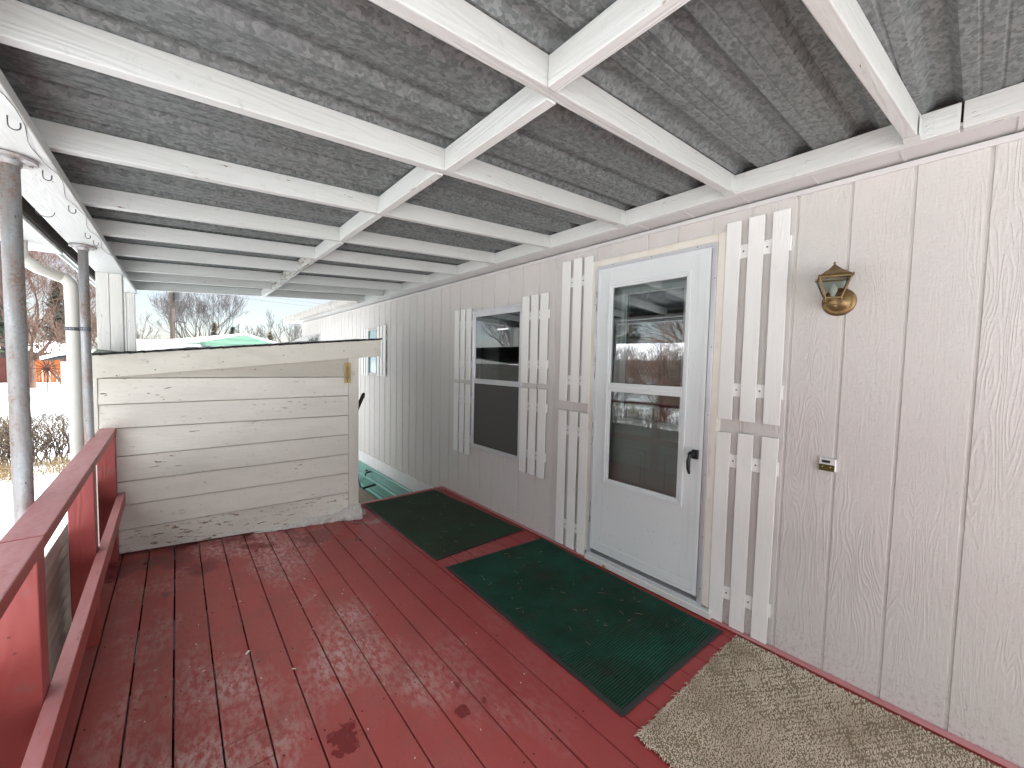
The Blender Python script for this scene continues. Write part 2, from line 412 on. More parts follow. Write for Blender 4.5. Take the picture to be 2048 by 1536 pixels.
M['flake'] = plain('paint_flake', (.72, .68, .60), .8)
M['straw'] = plain('pine_straw', (.38, .27, .16), .8)
M['windowdark'] = plain('far_window_glass', (.08, .10, .11), .1)

# ------------------------------------------------------------------ mesh helpers
class MB:
    def __init__(s): s.v = []; s.f = []
    def quad(s, *p):
        i = len(s.v); s.v += [tuple(q) for q in p]; s.f.append(tuple(range(i, i + len(p)))); return s
    def hexa(s, p):          # 8 points: bottom 4 ccw, top 4 ccw
        i = len(s.v); s.v += [tuple(q) for q in p]
        for f in ((3, 2, 1, 0), (4, 5, 6, 7), (0, 1, 5, 4), (1, 2, 6, 5), (2, 3, 7, 6), (3, 0, 4, 7)): s.f.append(tuple(i + k for k in f))
        return s
    def box(s, x0, x1, y0, y1, z0, z1):
        x0, x1 = min(x0, x1), max(x0, x1); y0, y1 = min(y0, y1), max(y0, y1); z0, z1 = min(z0, z1), max(z0, z1)
        return s.hexa([(x0, y0, z0), (x1, y0, z0), (x1, y1, z0), (x0, y1, z0), (x0, y0, z1), (x1, y0, z1), (x1, y1, z1), (x0, y1, z1)])
    def bar(s, a, b, w, h, up=(0, 0, 1)):
        a = Vector(a); b = Vector(b); d = (b - a).normalized(); r = d.cross(Vector(up)).normalized(); u = r.cross(d)
        r = r * w / 2; u = u * h / 2
        return s.hexa([a - r - u, a + r - u, b + r - u, b - r - u, a - r + u, a + r + u, b + r + u, b - r + u])
    def tube(s, pts, rad, n=8, cap=True):
        pts = [Vector(p) for p in pts]
        if not hasattr(rad, '__len__'): rad = [rad] * len(pts)
        prev = None; rings = []
        for i, p in enumerate(pts):
            d = (pts[min(i + 1, len(pts) - 1)] - pts[max(i - 1, 0)]).normalized()
            if prev is None: r = d.orthogonal().normalized()
            else: r = (prev - d * prev.dot(d)); r = r.normalized() if r.length > 1e-6 else d.orthogonal().normalized()
            prev = r; u = d.cross(r); base = len(s.v)
            for k in range(n):
                a = 2 * math.pi * k / n; q = p + (r * math.cos(a) + u * math.sin(a)) * rad[i]; s.v.append(tuple(q))
            rings.append(base)
        for i in range(len(pts) - 1):
            for k in range(n):
                a, b = rings[i], rings[i + 1]; s.f.append((a + k, a + (k + 1) % n, b + (k + 1) % n, b + k))
        if cap and n > 2:
            s.f.append(tuple(rings[0] + k for k in reversed(range(n)))); s.f.append(tuple(rings[-1] + k for k in range(n)))
        return s
    def lathe(s, c, axis, prof, n=28):   # prof: (radius, distance along axis)
        c = Vector(c); d = Vector(axis).normalized(); r = d.orthogonal().normalized(); u = d.cross(r); rings = []
        for (q, h) in prof:
            base = len(s.v); rings.append(base)
            for k in range(n):
                a = 2 * math.pi * k / n; s.v.append(tuple(c + d * h + (r * math.cos(a) + u * math.sin(a)) * q))
        for i in range(len(prof) - 1):
            for k in range(n):
                a, b = rings[i], rings[i + 1]; s.f.append((a + k, a + (k + 1) % n, b + (k + 1) % n, b + k))
        s.f.append(tuple(rings[0] + k for k in reversed(range(n)))); s.f.append(tuple(rings[-1] + k for k in range(n)))
        return s
    def frame(s, x0, x1, y0, y1, z0, z1, wd):   # rectangular ring in a yz wall plane; butted pieces
        s.box(x0, x1, y0, y0 + wd, z0, z1); s.box(x0, x1, y1 - wd, y1, z0, z1)
        s.box(x0, x1, y0 + wd, y1 - wd, z0, z0 + wd); s.box(x0, x1, y0 + wd, y1 - wd, z1 - wd, z1); return s
    def build(s, name, mat, parent=None, bevel=0, smooth=False, label=None):
        me = bpy.data.meshes.new(name); me.from_pydata(s.v, [], s.f); me.update()
        o = bpy.data.objects.new(name, me); C.objects.link(o); me.materials.append(mat)
        if parent: o.parent = parent; o.matrix_parent_inverse = parent_inv(parent)
        if bevel:
            b = o.modifiers.new('bevel', 'BEVEL'); b.width = bevel; b.segments = 2; b.limit_method = 'ANGLE'; b.angle_limit = R_(35)
        if smooth:
            for p in me.polygons: p.use_smooth = True
        if label: o['label'] = label
        return o
def world(o):
    mtx = Matrix.LocRotScale(o.location, o.rotation_euler, o.scale)
    if o.parent: mtx = world(o.parent) @ o.matrix_parent_inverse @ mtx
    return mtx
def parent_inv(p): return world(p).inverted()
def tag(o, label=None, cat=None, group=None, kind=None):
    if label: o['label'] = label
    if cat: o['category'] = cat
    if group: o['group'] = group
    if kind: o['kind'] = kind
    return o
def thing(name, label, cat, loc=(0, 0, 0), group=None):
    o = bpy.data.objects.new(name, None); C.objects.link(o); o.location = loc; o.empty_display_size = .1
    return tag(o, label, cat, group)
def copy_tree(o, parent=None):
    c = o.copy(); C.objects.link(c)
    if parent: c.parent = parent
    for ch in [k for k in bpy.data.objects if k.parent == o]: copy_tree(ch, c)
    return c

W = 2.42
GROUND = -0.75
def K(y, z, x):           # a point measured on the wall plane, moved to a plane standing a little proud of it
    k = x / W; return y * k, CAMZ + (z - CAMZ) * k

# ================================================================== GROUND (snow), soil strip
def terr(x, y):
    t = max(0, min(1, (y - 14) / 24)); t = t * t * (3 - 2 * t)
    d = math.hypot(x, y)
    return GROUND + .42 * t + (.05 * noise.noise(Vector((x * .18, y * .18, 0))) if d > 9 else 0)
g = MB()
xs = [-400, -200, -120, -80, -55] + [-45 + i * 1.5 for i in range(44)] + [25, 35, 60, 120, 250, 400]
ys = [-400, -200, -100, -50, -30] + [-20 + i * 1.5 for i in range(54)] + [65, 80, 110, 180, 300, 500]
for y in ys:
    for x in xs: g.v.append((x, y, terr(x, y)))
nx = len(xs)
for j in range(len(ys) - 1):
    for i in range(nx - 1):
        a = j * nx + i; g.f.append((a, a + 1, a + nx + 1, a + nx))
tag(g.build('ground', M['snow'], smooth=True), 'snow covered ground of the yard', kind='structure')
s_ = MB()
pts = [(2.40, 4.3), (2.40, 7.6)]
for i in range(12):
    y = 7.6 - i * .3; s_.v.append((1.98 + .06 * math.sin(i * 2.3) - .02 * (i % 3), y, GROUND + .02))
n0 = len(s_.v)
for i in range(12): s_.v.append((2.40, 7.6 - i * .3, GROUND + .04))
for i in range(11): s_.f.append((i, n0 + i, n0 + i + 1, i + 1))
tag(s_.build('soil', M['soil']), 'strip of bare gravelly soil along the teal skirting', kind='structure')

# ================================================================== HOUSE
house = thing('mobile_home', 'off-white mobile home with grooved wooden siding, storm door, shuttered windows and teal skirting', 'house', (W, 4, 0))
G0, GP = .001, .2087
YB, YE = -2.3, 11.06
ZT, ZB = 2.405, -.075
OPEN = [(1.0, 1.90, -.08, 2.245), (2.716, 3.510, .60, 2.02), (6.13, 6.47, 1.28, 1.98)]
gr = .0155
wall = MB(); back = MB()
cols = []
k = math.floor((YB - G0) / GP); y = G0 + k * GP
while y < YE:
    a = max(YB, y + gr / 2); b = min(YE, y + GP - gr / 2)
    if b > a:
        cuts = sorted({a, b} | {c for o_ in OPEN for c in o_[:2] if a < c < b})
        for c0, c1 in zip(cuts, cuts[1:]): cols.append((c0, c1))
    y += GP
def zspans(c0, c1):
    mid = (c0 + c1) / 2; spans = [(ZB, ZT)]
    for (ya, yb, za, zb) in OPEN:
        if ya < mid < yb:
            ns_ = []
            for (p, q) in spans:
                if za > p: ns_.append((p, min(q, za)))
                if zb < q: ns_.append((max(p, zb), q))
            spans = [t for t in ns_ if t[1] - t[0] > .01]
    return spans
for c0, c1 in cols:
    for (p, q) in zspans(c0, c1):
        e = .0042
        wall.hexa([(W + .0085, c0 - e, p), (W + .0085, c1 + e, p), (W, c1, p), (W, c0, p), (W + .0085, c0 - e, q), (W + .0085, c1 + e, q), (W, c1, q), (W, c0, q)])
wall.build('siding', M['siding'], house)
ycuts = sorted({YB, YE} | {c for o_ in OPEN for c in o_[:2]})
for c0, c1 in zip(ycuts, ycuts[1:]):
    for (p, q) in zspans(c0, c1): back.box(W + .0065, W + .11, c0, c1, p, q)
back.build('wall', M['siding'], house)
nb = MB(); rn_ = random.Random(5)
for k in range(-8, 50, 2):
    yy = G0 + k * GP + .022
    if YB < yy < 9:
        for zz in (.12, .55, 1.0, 1.45, 1.9, 2.3):
            if any(ya - .01 < yy < yb + .01 and za < zz < zb for (ya, yb, za, zb) in OPEN): continue
            if rn_.random() < .25: continue
            nb.lathe((W - .0006, yy + rn_.uniform(-.002, .002), zz + rn_.uniform(-.02, .02)), (1, 0, 0), [(.0026, 0), (.0026, .001)], 7)
nb_ = nb.build('nail_heads', M['groove'], house); nb_['kind'] = 'stuff'
# shell of the house behind: end walls, rear wall, floor, roof
sh = MB()
sh.box(W + .112, 6.3, YE - .1, YE, ZB, ZT); sh.box(W + .112, 6.3, YB, YB + .1, ZB, ZT); sh.box(6.3, 6.4, YB, YE, ZB, ZT); sh.box(W + .112, 6.3, YB + .1, YE - .1, ZB, ZB + .05)
sh.box(W + .112, 6.3, YB + .1, YE - .1, ZT - .06, ZT)
sh.build('end_wall', M['siding'], house)
# interior partition making dark rooms
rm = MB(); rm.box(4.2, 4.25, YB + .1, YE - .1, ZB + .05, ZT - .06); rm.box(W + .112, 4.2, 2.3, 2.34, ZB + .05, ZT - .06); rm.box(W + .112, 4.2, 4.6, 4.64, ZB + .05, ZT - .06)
rm.build('partition', M['room'], house)
# roof with snow, soffit, fascia and gutter
EX = 2.225; EZ = 2.412
rf = MB(); rf.hexa([(2.28, YB - .3, 2.515), (4.3, YB - .3, 2.95), (4.3, YE + .35, 2.95), (2.28, YE + .35, 2.515), (2.28, YB - .3, 2.545), (4.3, YB - .3, 2.98), (4.3, YE + .35, 2.98), (2.28, YE + .35, 2.545)])
rf.hexa([(4.302, YB - .3, 2.95), (6.6, YB - .3, 2.50), (6.6, YE + .35, 2.50), (4.302, YE + .35, 2.95), (4.302, YB - .3, 2.98), (6.6, YB - .3, 2.53), (6.6, YE + .35, 2.53), (4.302, YE + .35, 2.98)])
roof_h = rf.build('roof', M['whitemetal'], house)
sn = MB(); sn.hexa([(2.30, YB - .28, 2.553), (4.3, YB - .28, 2.984), (4.3, YE + .33, 2.984), (2.30, YE + .33, 2.553), (2.34, YB - .26, 2.60), (4.3, YB - .26, 3.07), (4.3, YE + .3, 3.07), (2.34, YE + .3, 2.60)])
sn.build('roof_snow', M['snow'], roof_h)
sf = MB(); sf.box(EX, W + .10, YB - .3, YE + .35, EZ, EZ + .012)
for k in range(0, 44):
    yy = YB + .1 + k * .305
    sf.box(EX + .004, W - .004, yy, yy + .012, EZ - .003, EZ)
sf.build('soffit', M['soffit'], house)
cm = MB(); cm.box(W - .012, W, YB, YE, ZT - .028, ZT - .004); cm.build('crown_trim', M['soffit'], house, .002)
fb = MB(); fb.box(EX - .004, EX + .012, 6.24, YE + .35, 2.395, 2.54)
fb.box(EX + .03, 6.4, YE + .005, YE + .02, 2.42, 2.55)
fb.build('fascia', M['beam'], house)
gt = MB()
prof = [(EX - .006, 2.53), (EX - .006, 2.41), (EX - .05, 2.39), (EX - .10, 2.41), (EX - .125, 2.47), (EX - .13, 2.535), (EX - .122, 2.535), (EX - .115, 2.475), (EX - .095, 2.42), (EX - .05, 2.402), (EX - .014, 2.415), (EX - .014, 2.53)]
ya, yb = 6.26, YE + .38
i0 = len(gt.v); gt.v += [(x, ya, z) for x, z in prof] + [(x, yb, z) for x, z in prof]; np_ = len(prof)
for k in range(np_): gt.f.append((i0 + k, i0 + (k + 1) % np_, i0 + np_ + (k + 1) % np_, i0 + np_ + k))
gt.f.append(tuple(i0 + k for k in range(np_))); gt.f.append(tuple(i0 + np_ + k for k in reversed(range(np_))))
for k in range(7):
    yy = ya + .3 + k * .75; gt.box(EX - .12, EX - .01, yy, yy + .02, 2.536, 2.539)
gt.build('eaves_gutter', M['guttermetal'], house, label='dirty white gutter along the eave')
# base trim, teal skirting
bt = MB(); bt.box(W - .012, W + .02, 4.12, YE, -.255, ZB - .002); bt.box(W - .010, W + .02, YB, 4.118, -.255, ZB - .002); bt.build('base_trim', M['trimpaint'], house, .003)
sk = MB(); X0 = 2.405
sp = [(-.257, 0), (-.275, 0), (-.285, -.012), (-.305, -.012), (-.315, 0), (-.40, 0), (-.403, -.004), (-.41, -.004), (-.413, 0), (-.455, 0), (-.468, -.016), (-.505, -.016), (-.518, 0), (-.585, 0), (-.588, -.004), (-.595, -.004), (-.598, 0), (-.645, 0), (-.658, -.016), (-.695, -.016), (-.708, 0), (-.80, 0)]
for i, (z, dx) in enumerate(sp):
    sk.v.append((X0 + dx, YB, z)); sk.v.append((X0 + dx, YE, z))
for i in range(len(sp) - 1): sk.f.append((2 * i, 2 * i + 1, 2 * i + 3, 2 * i + 2))
sk.build('skirting', M['skirt'], house)

# ---- storm door (a part of the house; its own pieces are sub-parts)
def wallbox(mb, y0, y1, z0, z1, xf, depth):
    (a, c), (b, d) = K(y0, z0, xf), K(y1, z1, xf); mb.box(xf, xf + depth, a, b, c, d)
cs = MB(); xf = 2.398
a0, c0 = K(.968, .05, xf); a1, c1 = K(1.932, 2.277, xf)
cs.box(xf, W + .03, a0, a0 + .042, c0, c1); cs.box(xf, W + .03, a1 - .042, a1, c0, c1); cs.box(xf, W + .03, a0 + .042, a1 - .042, c1 - .042, c1)
xb = xf + .006
cs.box(xb, W + .02, a0 - .008, a0, c0, c1 + .008); cs.box(xb, W + .02, a1, a1 + .008, c0, c1 + .008); cs.box(xb, W + .02, a0, a1, c1, c1 + .008)
cs.build('door_casing', M['casing'], house, .004, label='yellowed cream wooden casing')
al = MB(); xa = 2.392
ia, ib, it = a0 + .042, a1 - .042, c1 - .042
al.box(xa, W, ia, ia + .016, c0, it); al.box(xa + .005, W, ia + .016, ia + .030, c0, it - .016)
al.box(xa, W, ib - .022, ib, c0, it); al.box(xa, W, ia + .016, ib - .022, it - .020, it); al.box(xa + .005, W, ia + .030, ib - .022, it - .030, it - .020)
alf = al.build('door_frame', M['doormetal'], house, .0015)
sc = MB()
for zz in (.16, .48, .86, 1.22, 1.62, 2.02): sc.lathe((xa - .001, ia + .008, zz), (1, 0, 0), [(.0035, 0), (.0035, .002)], 8)
for zz in (.3, .9, 1.5, 1.95): sc.lathe((xa - .001, ib - .010, zz), (1, 0, 0), [(.0035, 0), (.0035, .002)], 8)
for yy in (1.12, 1.42, 1.72): sc.lathe((xa - .001, yy, it - .008), (1, 0, 0), [(.0035, 0), (.0035, .002)], 8)
sc.build('screw', M['screw'], alf)
sl = MB(); sl.box(2.372, W + .06, K(.953, 0, 2.38)[0], K(1.912, 0, 2.38)[0], .008, .047)
sl.build('door_sill', M['beam'], house, .004)
th = MB(); th.box(2.388, W + .10, ia, ib, .049, .062); th.box(2.392, 2.398, ia + .02, ib - .02, .062, .070); th.build('threshold', M['doormetal'], house)
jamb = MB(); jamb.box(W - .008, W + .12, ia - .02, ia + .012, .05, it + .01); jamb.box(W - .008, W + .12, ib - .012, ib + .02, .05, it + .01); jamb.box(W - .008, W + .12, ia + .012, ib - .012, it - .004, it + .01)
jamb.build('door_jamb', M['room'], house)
xl = 2.398
y0, z0 = K(1.046, .083, xl); y1, z1 = K(1.867, 2.211, xl)
gy0, gz0 = K(1.187, .650, xl); gy1, gz1 = K(1.735, 2.063, xl)
leaf = MB(); dep = .030
leaf.box(xl, xl + dep, y0, gy0 - .030, z0, z1); leaf.box(xl, xl + dep, gy1 + .030, y1, z0, z1)
leaf.box(xl, xl + dep, gy0 - .030, gy1 + .030, z0, gz0 - .030); leaf.box(xl, xl + dep, gy0 - .030, gy1 + .030, gz1 + .030, z1)
door = leaf.build('storm_door', M['doorpanel'], house, .003, label='white storm door with a two-pane window')
ed = MB(); ed.frame(xl - .003, xl - .0005, y0 + .002, y1 - .002, z0 + .002, z1 - .002, .022); ed.build('edge_trim', M['doorwhite'], door, .001)
kp = MB(); kp.box(xl - .0035, xl - .0008, y0 + .026, y1 - .026, z0 + .026, z0 + .072); kp.build('kick_strip', M['doorwhite'], door, .001)
ml = MB(); ml.frame(xl - .010, xl + .022, gy0 - .030, gy1 + .030, gz0 - .030, gz1 + .030, .016)
ml.frame(xl - .005, xl + .020, gy0 - .014, gy1 + .014, gz0 - .014, gz1 + .014, .014)
ml.build('glazing_frame', M['doorwhite'], door, .002)
zr0 = K(0, 1.321, xl)[1]; zr1 = K(0, 1.374, xl)[1]
mr = MB(); mr.box(xl - .006, xl + .020, gy0, gy1, zr0, zr1); mr.box(xl - .010, xl - .0062, gy0, gy1, zr0 + .010, zr0 + .018); mr.box(xl - .010, xl - .0062, gy0, gy1, zr1 - .018, zr1 - .010)
mr.build('meeting_rail', M['doorwhite'], door, .0015)
p = MB(); p.quad((xl + .010, gy0, zr1), (xl + .010, gy0, gz1), (xl + .010, gy1, gz1), (xl + .010, gy1, zr1)); p.build('upper_pane', M['glass'], door)
p = MB(); p.quad((xl + .006, gy0, gz0), (xl + .006, gy0, zr0), (xl + .006, gy1, zr0), (xl + .006, gy1, gz0)); p.build('lower_pane', M['glass_low'], door)
p = MB(); p.frame(xl - .002, xl + .012, gy0, gy1, gz0, zr0, .010); p.build('lower_sash', M['doorwhite'], door)
hn = MB()
hy = 1.075
hn.box(2.375, xl - .003, hy - .020, hy + .016, .945, 1.000)
hn.lathe((2.352, hy + .012, .972), (1, 0, 0), [(.017, 0), (.019, .004), (.019, .022)], 16)
hn.tube([(2.350, hy + .014, .975), (2.342, hy + .018, .93), (2.345, hy + .018, .885), (2.352, hy + .014, .855)], [.010, .0125, .011, .007], 10)
hn.build('handle', M['black'], door, .002)
hg = MB()
for zz in (.30, .42, .92, 1.02, 1.40, 1.52, 1.90, 2.0): hg.box(xl - .006, xl + .004, y1 + .001, y1 + .008, zz, zz + .045)
hg.build('hinge', M['screw'], door)
# chain hanging inside the glass
ch = MB(); N_ = 22
cp = [Vector((2.425, 1.51 - .07 * t / N_, 2.05 - .10 * math.sin(math.pi * t / N_) ** .6)) for t in range(N_ + 1)]
for i in range(N_):
    a, b = cp[i], cp[i + 1]; mid = (a + b) / 2; dd = (b - a) * .62; side = Vector((.0025, 0, 0)) if i % 2 else Vector((0, .0022, .001))
    ch.tube([mid - dd, mid - dd * .5 + side, mid + dd * .5 + side, mid + dd, mid + dd * .5 - side, mid - dd * .5 - side, mid - dd], .0007, 5)
ch.build('door_chain', M['tube'], door)
# inner door behind the storm door
inn = MB(); xi = 2.500
lt = (1.232, 1.668, 1.112, 2.020)     # lite: y0,y1,z0,z1
inn.box(xi, xi + .04, 1.0, lt[0], .05, 2.24); inn.box(xi, xi + .04, lt[1], 1.90, .05, 2.24); inn.box(xi, xi + .04, lt[0], lt[1], .05, lt[2]); inn.box(xi, xi + .04, lt[0], lt[1], lt[3], 2.24)
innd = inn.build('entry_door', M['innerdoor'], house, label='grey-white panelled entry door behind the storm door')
for (pa, pb) in ((1.468, 1.694), (1.110, 1.336)):
    pm = MB(); pm.frame(xi - .007, xi, pa, pb, .30, .907, .016); pm.box(xi - .006, xi, pa + .034, pb - .034, .334, .873); pm.build('raised_panel', M['innerdoor'], innd, .003)
pm = MB(); pm.frame(xi - .014, xi + .002, lt[0] - .034, lt[1] + .034, lt[2] - .034, lt[3] + .034, .030); pm.frame(xi - .006, xi + .004, lt[0] - .004, lt[1] + .004, lt[2] - .004, lt[3] + .004, .012)
pm.build('lite_frame', M['innertrim'], innd, .003)
pm = MB(); pm.quad((xi + .01, lt[0], lt[2]), (xi + .01, lt[0], lt[3]), (xi + .01, lt[1], lt[3]), (xi + .01, lt[1], lt[2])); pm.build('lite_pane', M['glass'], innd)

# ---- main window
def window(name, y0, y1, z0, z1, zmid, low_screen=True, label=None):
    xw = 2.402; y0, z0 = K(y0, z0, xw); y1, z1 = K(y1, z1, xw); zm = K(0, zmid, xw)[1]
    f = MB(); f.frame(xw, W + .03, y0, y1, z0, z1, .022); f.frame(xw + .006, W + .03, y0 + .022, y1 - .022, z0 + .022, z1 - .022, .012)
    o = f.build(name, M['doormetal'], house, .0015, label=label)
    r = MB(); r.box(xw + .002, xw + .022, y0 + .034, y1 - .034, zm - .020, zm + .020); r.box(xw - .002, xw + .0018, y0 + .034, y1 - .034, zm - .004, zm + .004); r.build('meeting_rail', M['doormetal'], o, .001)
    s1 = MB(); s1.frame(xw + .010, xw + .024, y0 + .034, y1 - .034, zm + .020, z1 - .034, .010); s1.build('upper_sash', M['doormetal'], o)
    pn = MB(); pn.quad((xw + .016, y0 + .034, zm), (xw + .016, y0 + .034, z1 - .03), (xw + .016, y1 - .034, z1 - .03), (xw + .016, y1 - .034, zm)); pn.build('upper_pane', M['glass'], o)
    pn = MB(); pn.quad((xw + .024, y0 + .034, z0 + .03), (xw + .024, y0 + .034, zm), (xw + .024, y1 - .034, zm), (xw + .024, y1 - .034, z0 + .03)); pn.build('lower_pane', M['glass_low'], o)
    if low_screen:
        pn = MB(); pn.quad((xw + .014, y0 + .034, z0 + .03), (xw + .014, y0 + .034, zm), (xw + .014, y1 - .034, zm), (xw + .014, y1 - .034, z0 + .03)); pn.build('insect_screen', M['screen'], o)
    ld = MB(); n_ = 9
    for k in range(n_):
        aa = y0 + (y1 - y0) * k / n_; ld.box(xw - .008, xw - .001, aa + .006, aa + (y1 - y0) / n_ - .006, z1 + .004, z1 + .016)
    ld.box(xw - .004, W, y0 - .004, y1 + .004, z1 + .0005, z1 + .022)
    ld.build('drip_cap', M['doormetal'], o)
    return o
win = window('window', 2.716, 3.515, .593, 2.028, 1.300, label='aluminium single-hung window beside the storm door')
cu = MB(); yy = 2.60
n_ = 60
for k in range(n_ + 1):
    u = k / n_; cu.v.append((2.66 + .02 * math.sin(k * .9), 2.62 + u * .34, .45)); cu.v.append((2.66 + .02 * math.sin(k * .9), 2.62 + u * .34, 2.15))
for k in range(n_): cu.f.append((2 * k, 2 * k + 2, 2 * k + 3, 2 * k + 1))
i0 = len(cu.v)
for k in range(n_ + 1):
    u = k / n_; cu.v.append((2.66 + .02 * math.sin(k * .9), 3.36 + u * .25, .45)); cu.v.append((2.66 + .02 * math.sin(k * .9), 3.36 + u * .25, 2.15))
for k in range(n_): cu.f.append((i0 + 2 * k, i0 + 2 * k + 2, i0 + 2 * k + 3, i0 + 2 * k + 1))
cu.build('curtain', M['curtain'], house, smooth=True)
# far window, frosted
f = MB(); f.frame(2.400, W + .03, 6.10, 6.50, 1.255, 2.020, .03); fw = f.build('window', M['farwhite'], house, .002, label='small teal-glazed window far along the wall')
f = MB(); f.frame(2.395, 2.402, 6.13, 6.47, 1.285, 1.66, .014); f.frame(2.395, 2.402, 6.13, 6.47, 1.664, 1.99, .014); f.build('sash', M['farwhite'], fw)
f = MB(); f.box(W - .004, W + .004, 6.12, 6.48, 1.27, 2.0); f.build('pane', M['frost'], fw)

# ---- shutters: three slats on two battens
def shutter(ys, z0, z1, bz, label, ragged=.004):
    """ys: three (y0,y1) slats; bz: batten centre heights; all measured on the plane x=2.40"""
    e = None; xs_, xbk = 2.395, 2.408
    ya = min(a for a, b in ys); yb = max(b for a, b in ys)
    mb = None; root = None
    for i, (a, b) in enumerate(ys):
        s = MB(); j0 = random.uniform(-ragged, ragged); j1 = random.uniform(-ragged, ragged); tilt = random.uniform(-.002, .002)
        s.hexa([(xs_, a + tilt, z0 + j0), (xs_ + .0125, a + tilt, z0 + j0), (xs_ + .0125, b + tilt, z0 + j0 + .001), (xs_, b + tilt, z0 + j0 + .001),
                (xs_, a - tilt, z1 + j1), (xs_ + .0125, a - tilt, z1 + j1), (xs_ + .0125, b - tilt, z1 + j1), (xs_, b - tilt, z1 + j1)])
        if root is None:
            root = bpy.data.objects.new('shutter', None); C.objects.link(root); root.location = (2.41, (ya + yb) / 2, z0); root.parent = house; root.matrix_parent_inverse = parent_inv(house)
            root['label'] = label
        s.build('slat', M['shutter'], root, .0015)
    for zc in bz:
        s = MB(); s.box(xbk, W - .001, ya - .006, yb - .004, zc - .037, zc + .037); s.build('batten', M['shutter'], root, .0015)
        q = MB()
        for (a, b), (c, d) in zip(ys, ys[1:]):
            pass
        ss = sorted(ys)
        for k in range(2):
            yc = (ss[k][1] + ss[k + 1][0]) / 2; q.lathe((xbk - .0015, yc + .006, zc), (1, 0, 0), [(.004, 0), (.005, .0012), (.005, .002)], 10)
        q.build('screw', M['screw'], root)
DR = [(.883, .958), (.767, .843), (.651, .727)]
DL = [(2.129, 2.212), (2.012, 2.092), (1.905, 1.982)]
WR = [(2.603, 2.690), (2.487, 2.573), (2.369, 2.457)]
WL = [(3.742, 3.832), (3.628, 3.712), (3.512, 3.598)]
shutter(DR, 1.207, 2.321, (2.149, 1.377), 'tall upper three-slat shutter right of the storm door')
shutter(DR, .014, 1.133, (.970, .195), 'tall lower three-slat shutter right of the storm door')
shutter(DL, 1.206, 2.325, (2.153, 1.376), 'tall upper three-slat shutter left of the storm door')
shutter(DL, .014, 1.130, (.970, .191), 'tall lower three-slat shutter left of the storm door')
shutter(WR, 1.326, 2.104, (1.926, 1.496), 'upper three-slat shutter right of the window')
shutter(WR, .509, 1.283, (1.117, .689), 'lower three-slat shutter right of the window')
shutter(WL, 1.308, 2.077, (1.912, 1.480), 'upper three-slat shutter left of the window')
shutter(WL, .496, 1.265, (1.094, .667), 'lower three-slat shutter left of the window')
shutter([(5.772, 5.865), (5.895, 5.985), (6.02, 6.105)], 1.262, 2.03, (1.85, 1.43), 'narrow shutter right of the far frosted window')
shutter([(6.495, 6.56), (6.60, 6.665), (6.705, 6.77)], 1.245, 2.03, (1.85, 1.43), 'narrow shutter left of the far frosted window')
# ---- awning over the farthest window
aw = MB(); xr = W
A1, A0 = 9.45, 11.05
for k in range(8):
    u0, u1 = k / 8, (k + 1) / 8
    x0, zz0 = xr - .62 * u0, 2.06 - .40 * u0; x1, zz1 = xr - .62 * u1, 2.06 - .40 * u1
    aw.hexa([(x1, A1, zz1 - .012), (x0, A1, zz0 - .012), (x0, A0, zz0 - .012), (x1, A0, zz1 - .012), (x1, A1, zz1 + .02), (x0, A1, zz0 + .0), (x0, A0, zz0 + .0), (x1, A0, zz1 + .02)])
awn = aw.build('awning', M['farwhite'], house, .003, label='white ribbed metal awning over the farthest window')
aw = MB(); aw.tube([(xr - .1, A1 - .01, 1.93), (xr - .17, A1 - .01, 1.99), (xr - .24, A1 - .01, 1.95), (xr - .22, A1 - .01, 1.88), (xr - .14, A1 - .01, 1.87), (xr - .06, A1 - .01, 1.78), (xr, A1 - .01, 1.74)], .016, 8); aw.build('scroll_bracket', M['farwhite'], awn, smooth=True)
aw = MB(); aw.box(xr - .004, xr + .008, 9.6, 10.9, 1.2, 1.98); aw.build('pane', M['windowdark'], awn)

# ================================================================== PORCH ROOF
proof = thing('porch_roof', 'white-painted lean-to porch roof of rafters under galvanised steel sheets', 'porch roof', (1, 2, 2.4))
SL = .0655; ZR = lambda x: 2.405 - SL * (2.22 - x)        # underside of rafters
RX0, RX1 = -.50, 2.218; RH = .092; RWD = .040
far_edges = [.228, .898, 1.553, 2.230, 2.915, 3.555, 4.185, 4.88, 5.46, 6.20]
pitch = .665
rys = [far_edges[0] - pitch] + far_edges
for i, ye in enumerate(rys):
    s = MB(); y1, y0 = ye, ye - RWD; j = random.uniform(-.003, .003) + (.17 if ye == .228 else 0)
    s.hexa([(RX0, y0 + j, ZR(RX0)), (RX1, y0, ZR(RX1)), (RX1, y1, ZR(RX1)), (RX0, y1 + j, ZR(RX0)),
            (RX0, y0 + j, ZR(RX0) + RH), (RX1, y0, ZR(RX1) + RH), (RX1, y1, ZR(RX1) + RH), (RX0, y1 + j, ZR(RX0) + RH)])
    r_ = s.build('rafter', M['rafter'], proof, .0035)
    if -1 < ye < 7:          # painted-over joist hanger at the house end
        h = MB()
        for sgn in (-1, 1):
            yc = y0 - .0015 if sgn < 0 else y1 + .0015
            h.box(2.16, 2.2175, yc - .0012, yc + .0012, 2.405, 2.475)
            yy = (y0 - .035, y0 - .002) if sgn < 0 else (y1 + .002, y1 + .035)
            h.box(2.2135, 2.2178, yy[0], yy[1], 2.408, 2.478)
            for zz in (2.42, 2.443, 2.466): h.lathe((2.2115, (yy[0] + yy[1]) / 2, zz), (1, 0, 0), [(.0025, 0), (.0045, .0015), (.0045, .003)], 8)
        h.box(2.16, 2.2175, y0 - .003, y1 + .003, ZR(2.18) - .004, ZR(2.18) - .0025)
        h.build('joist_hanger', M['beam'], r_)
xc = .885
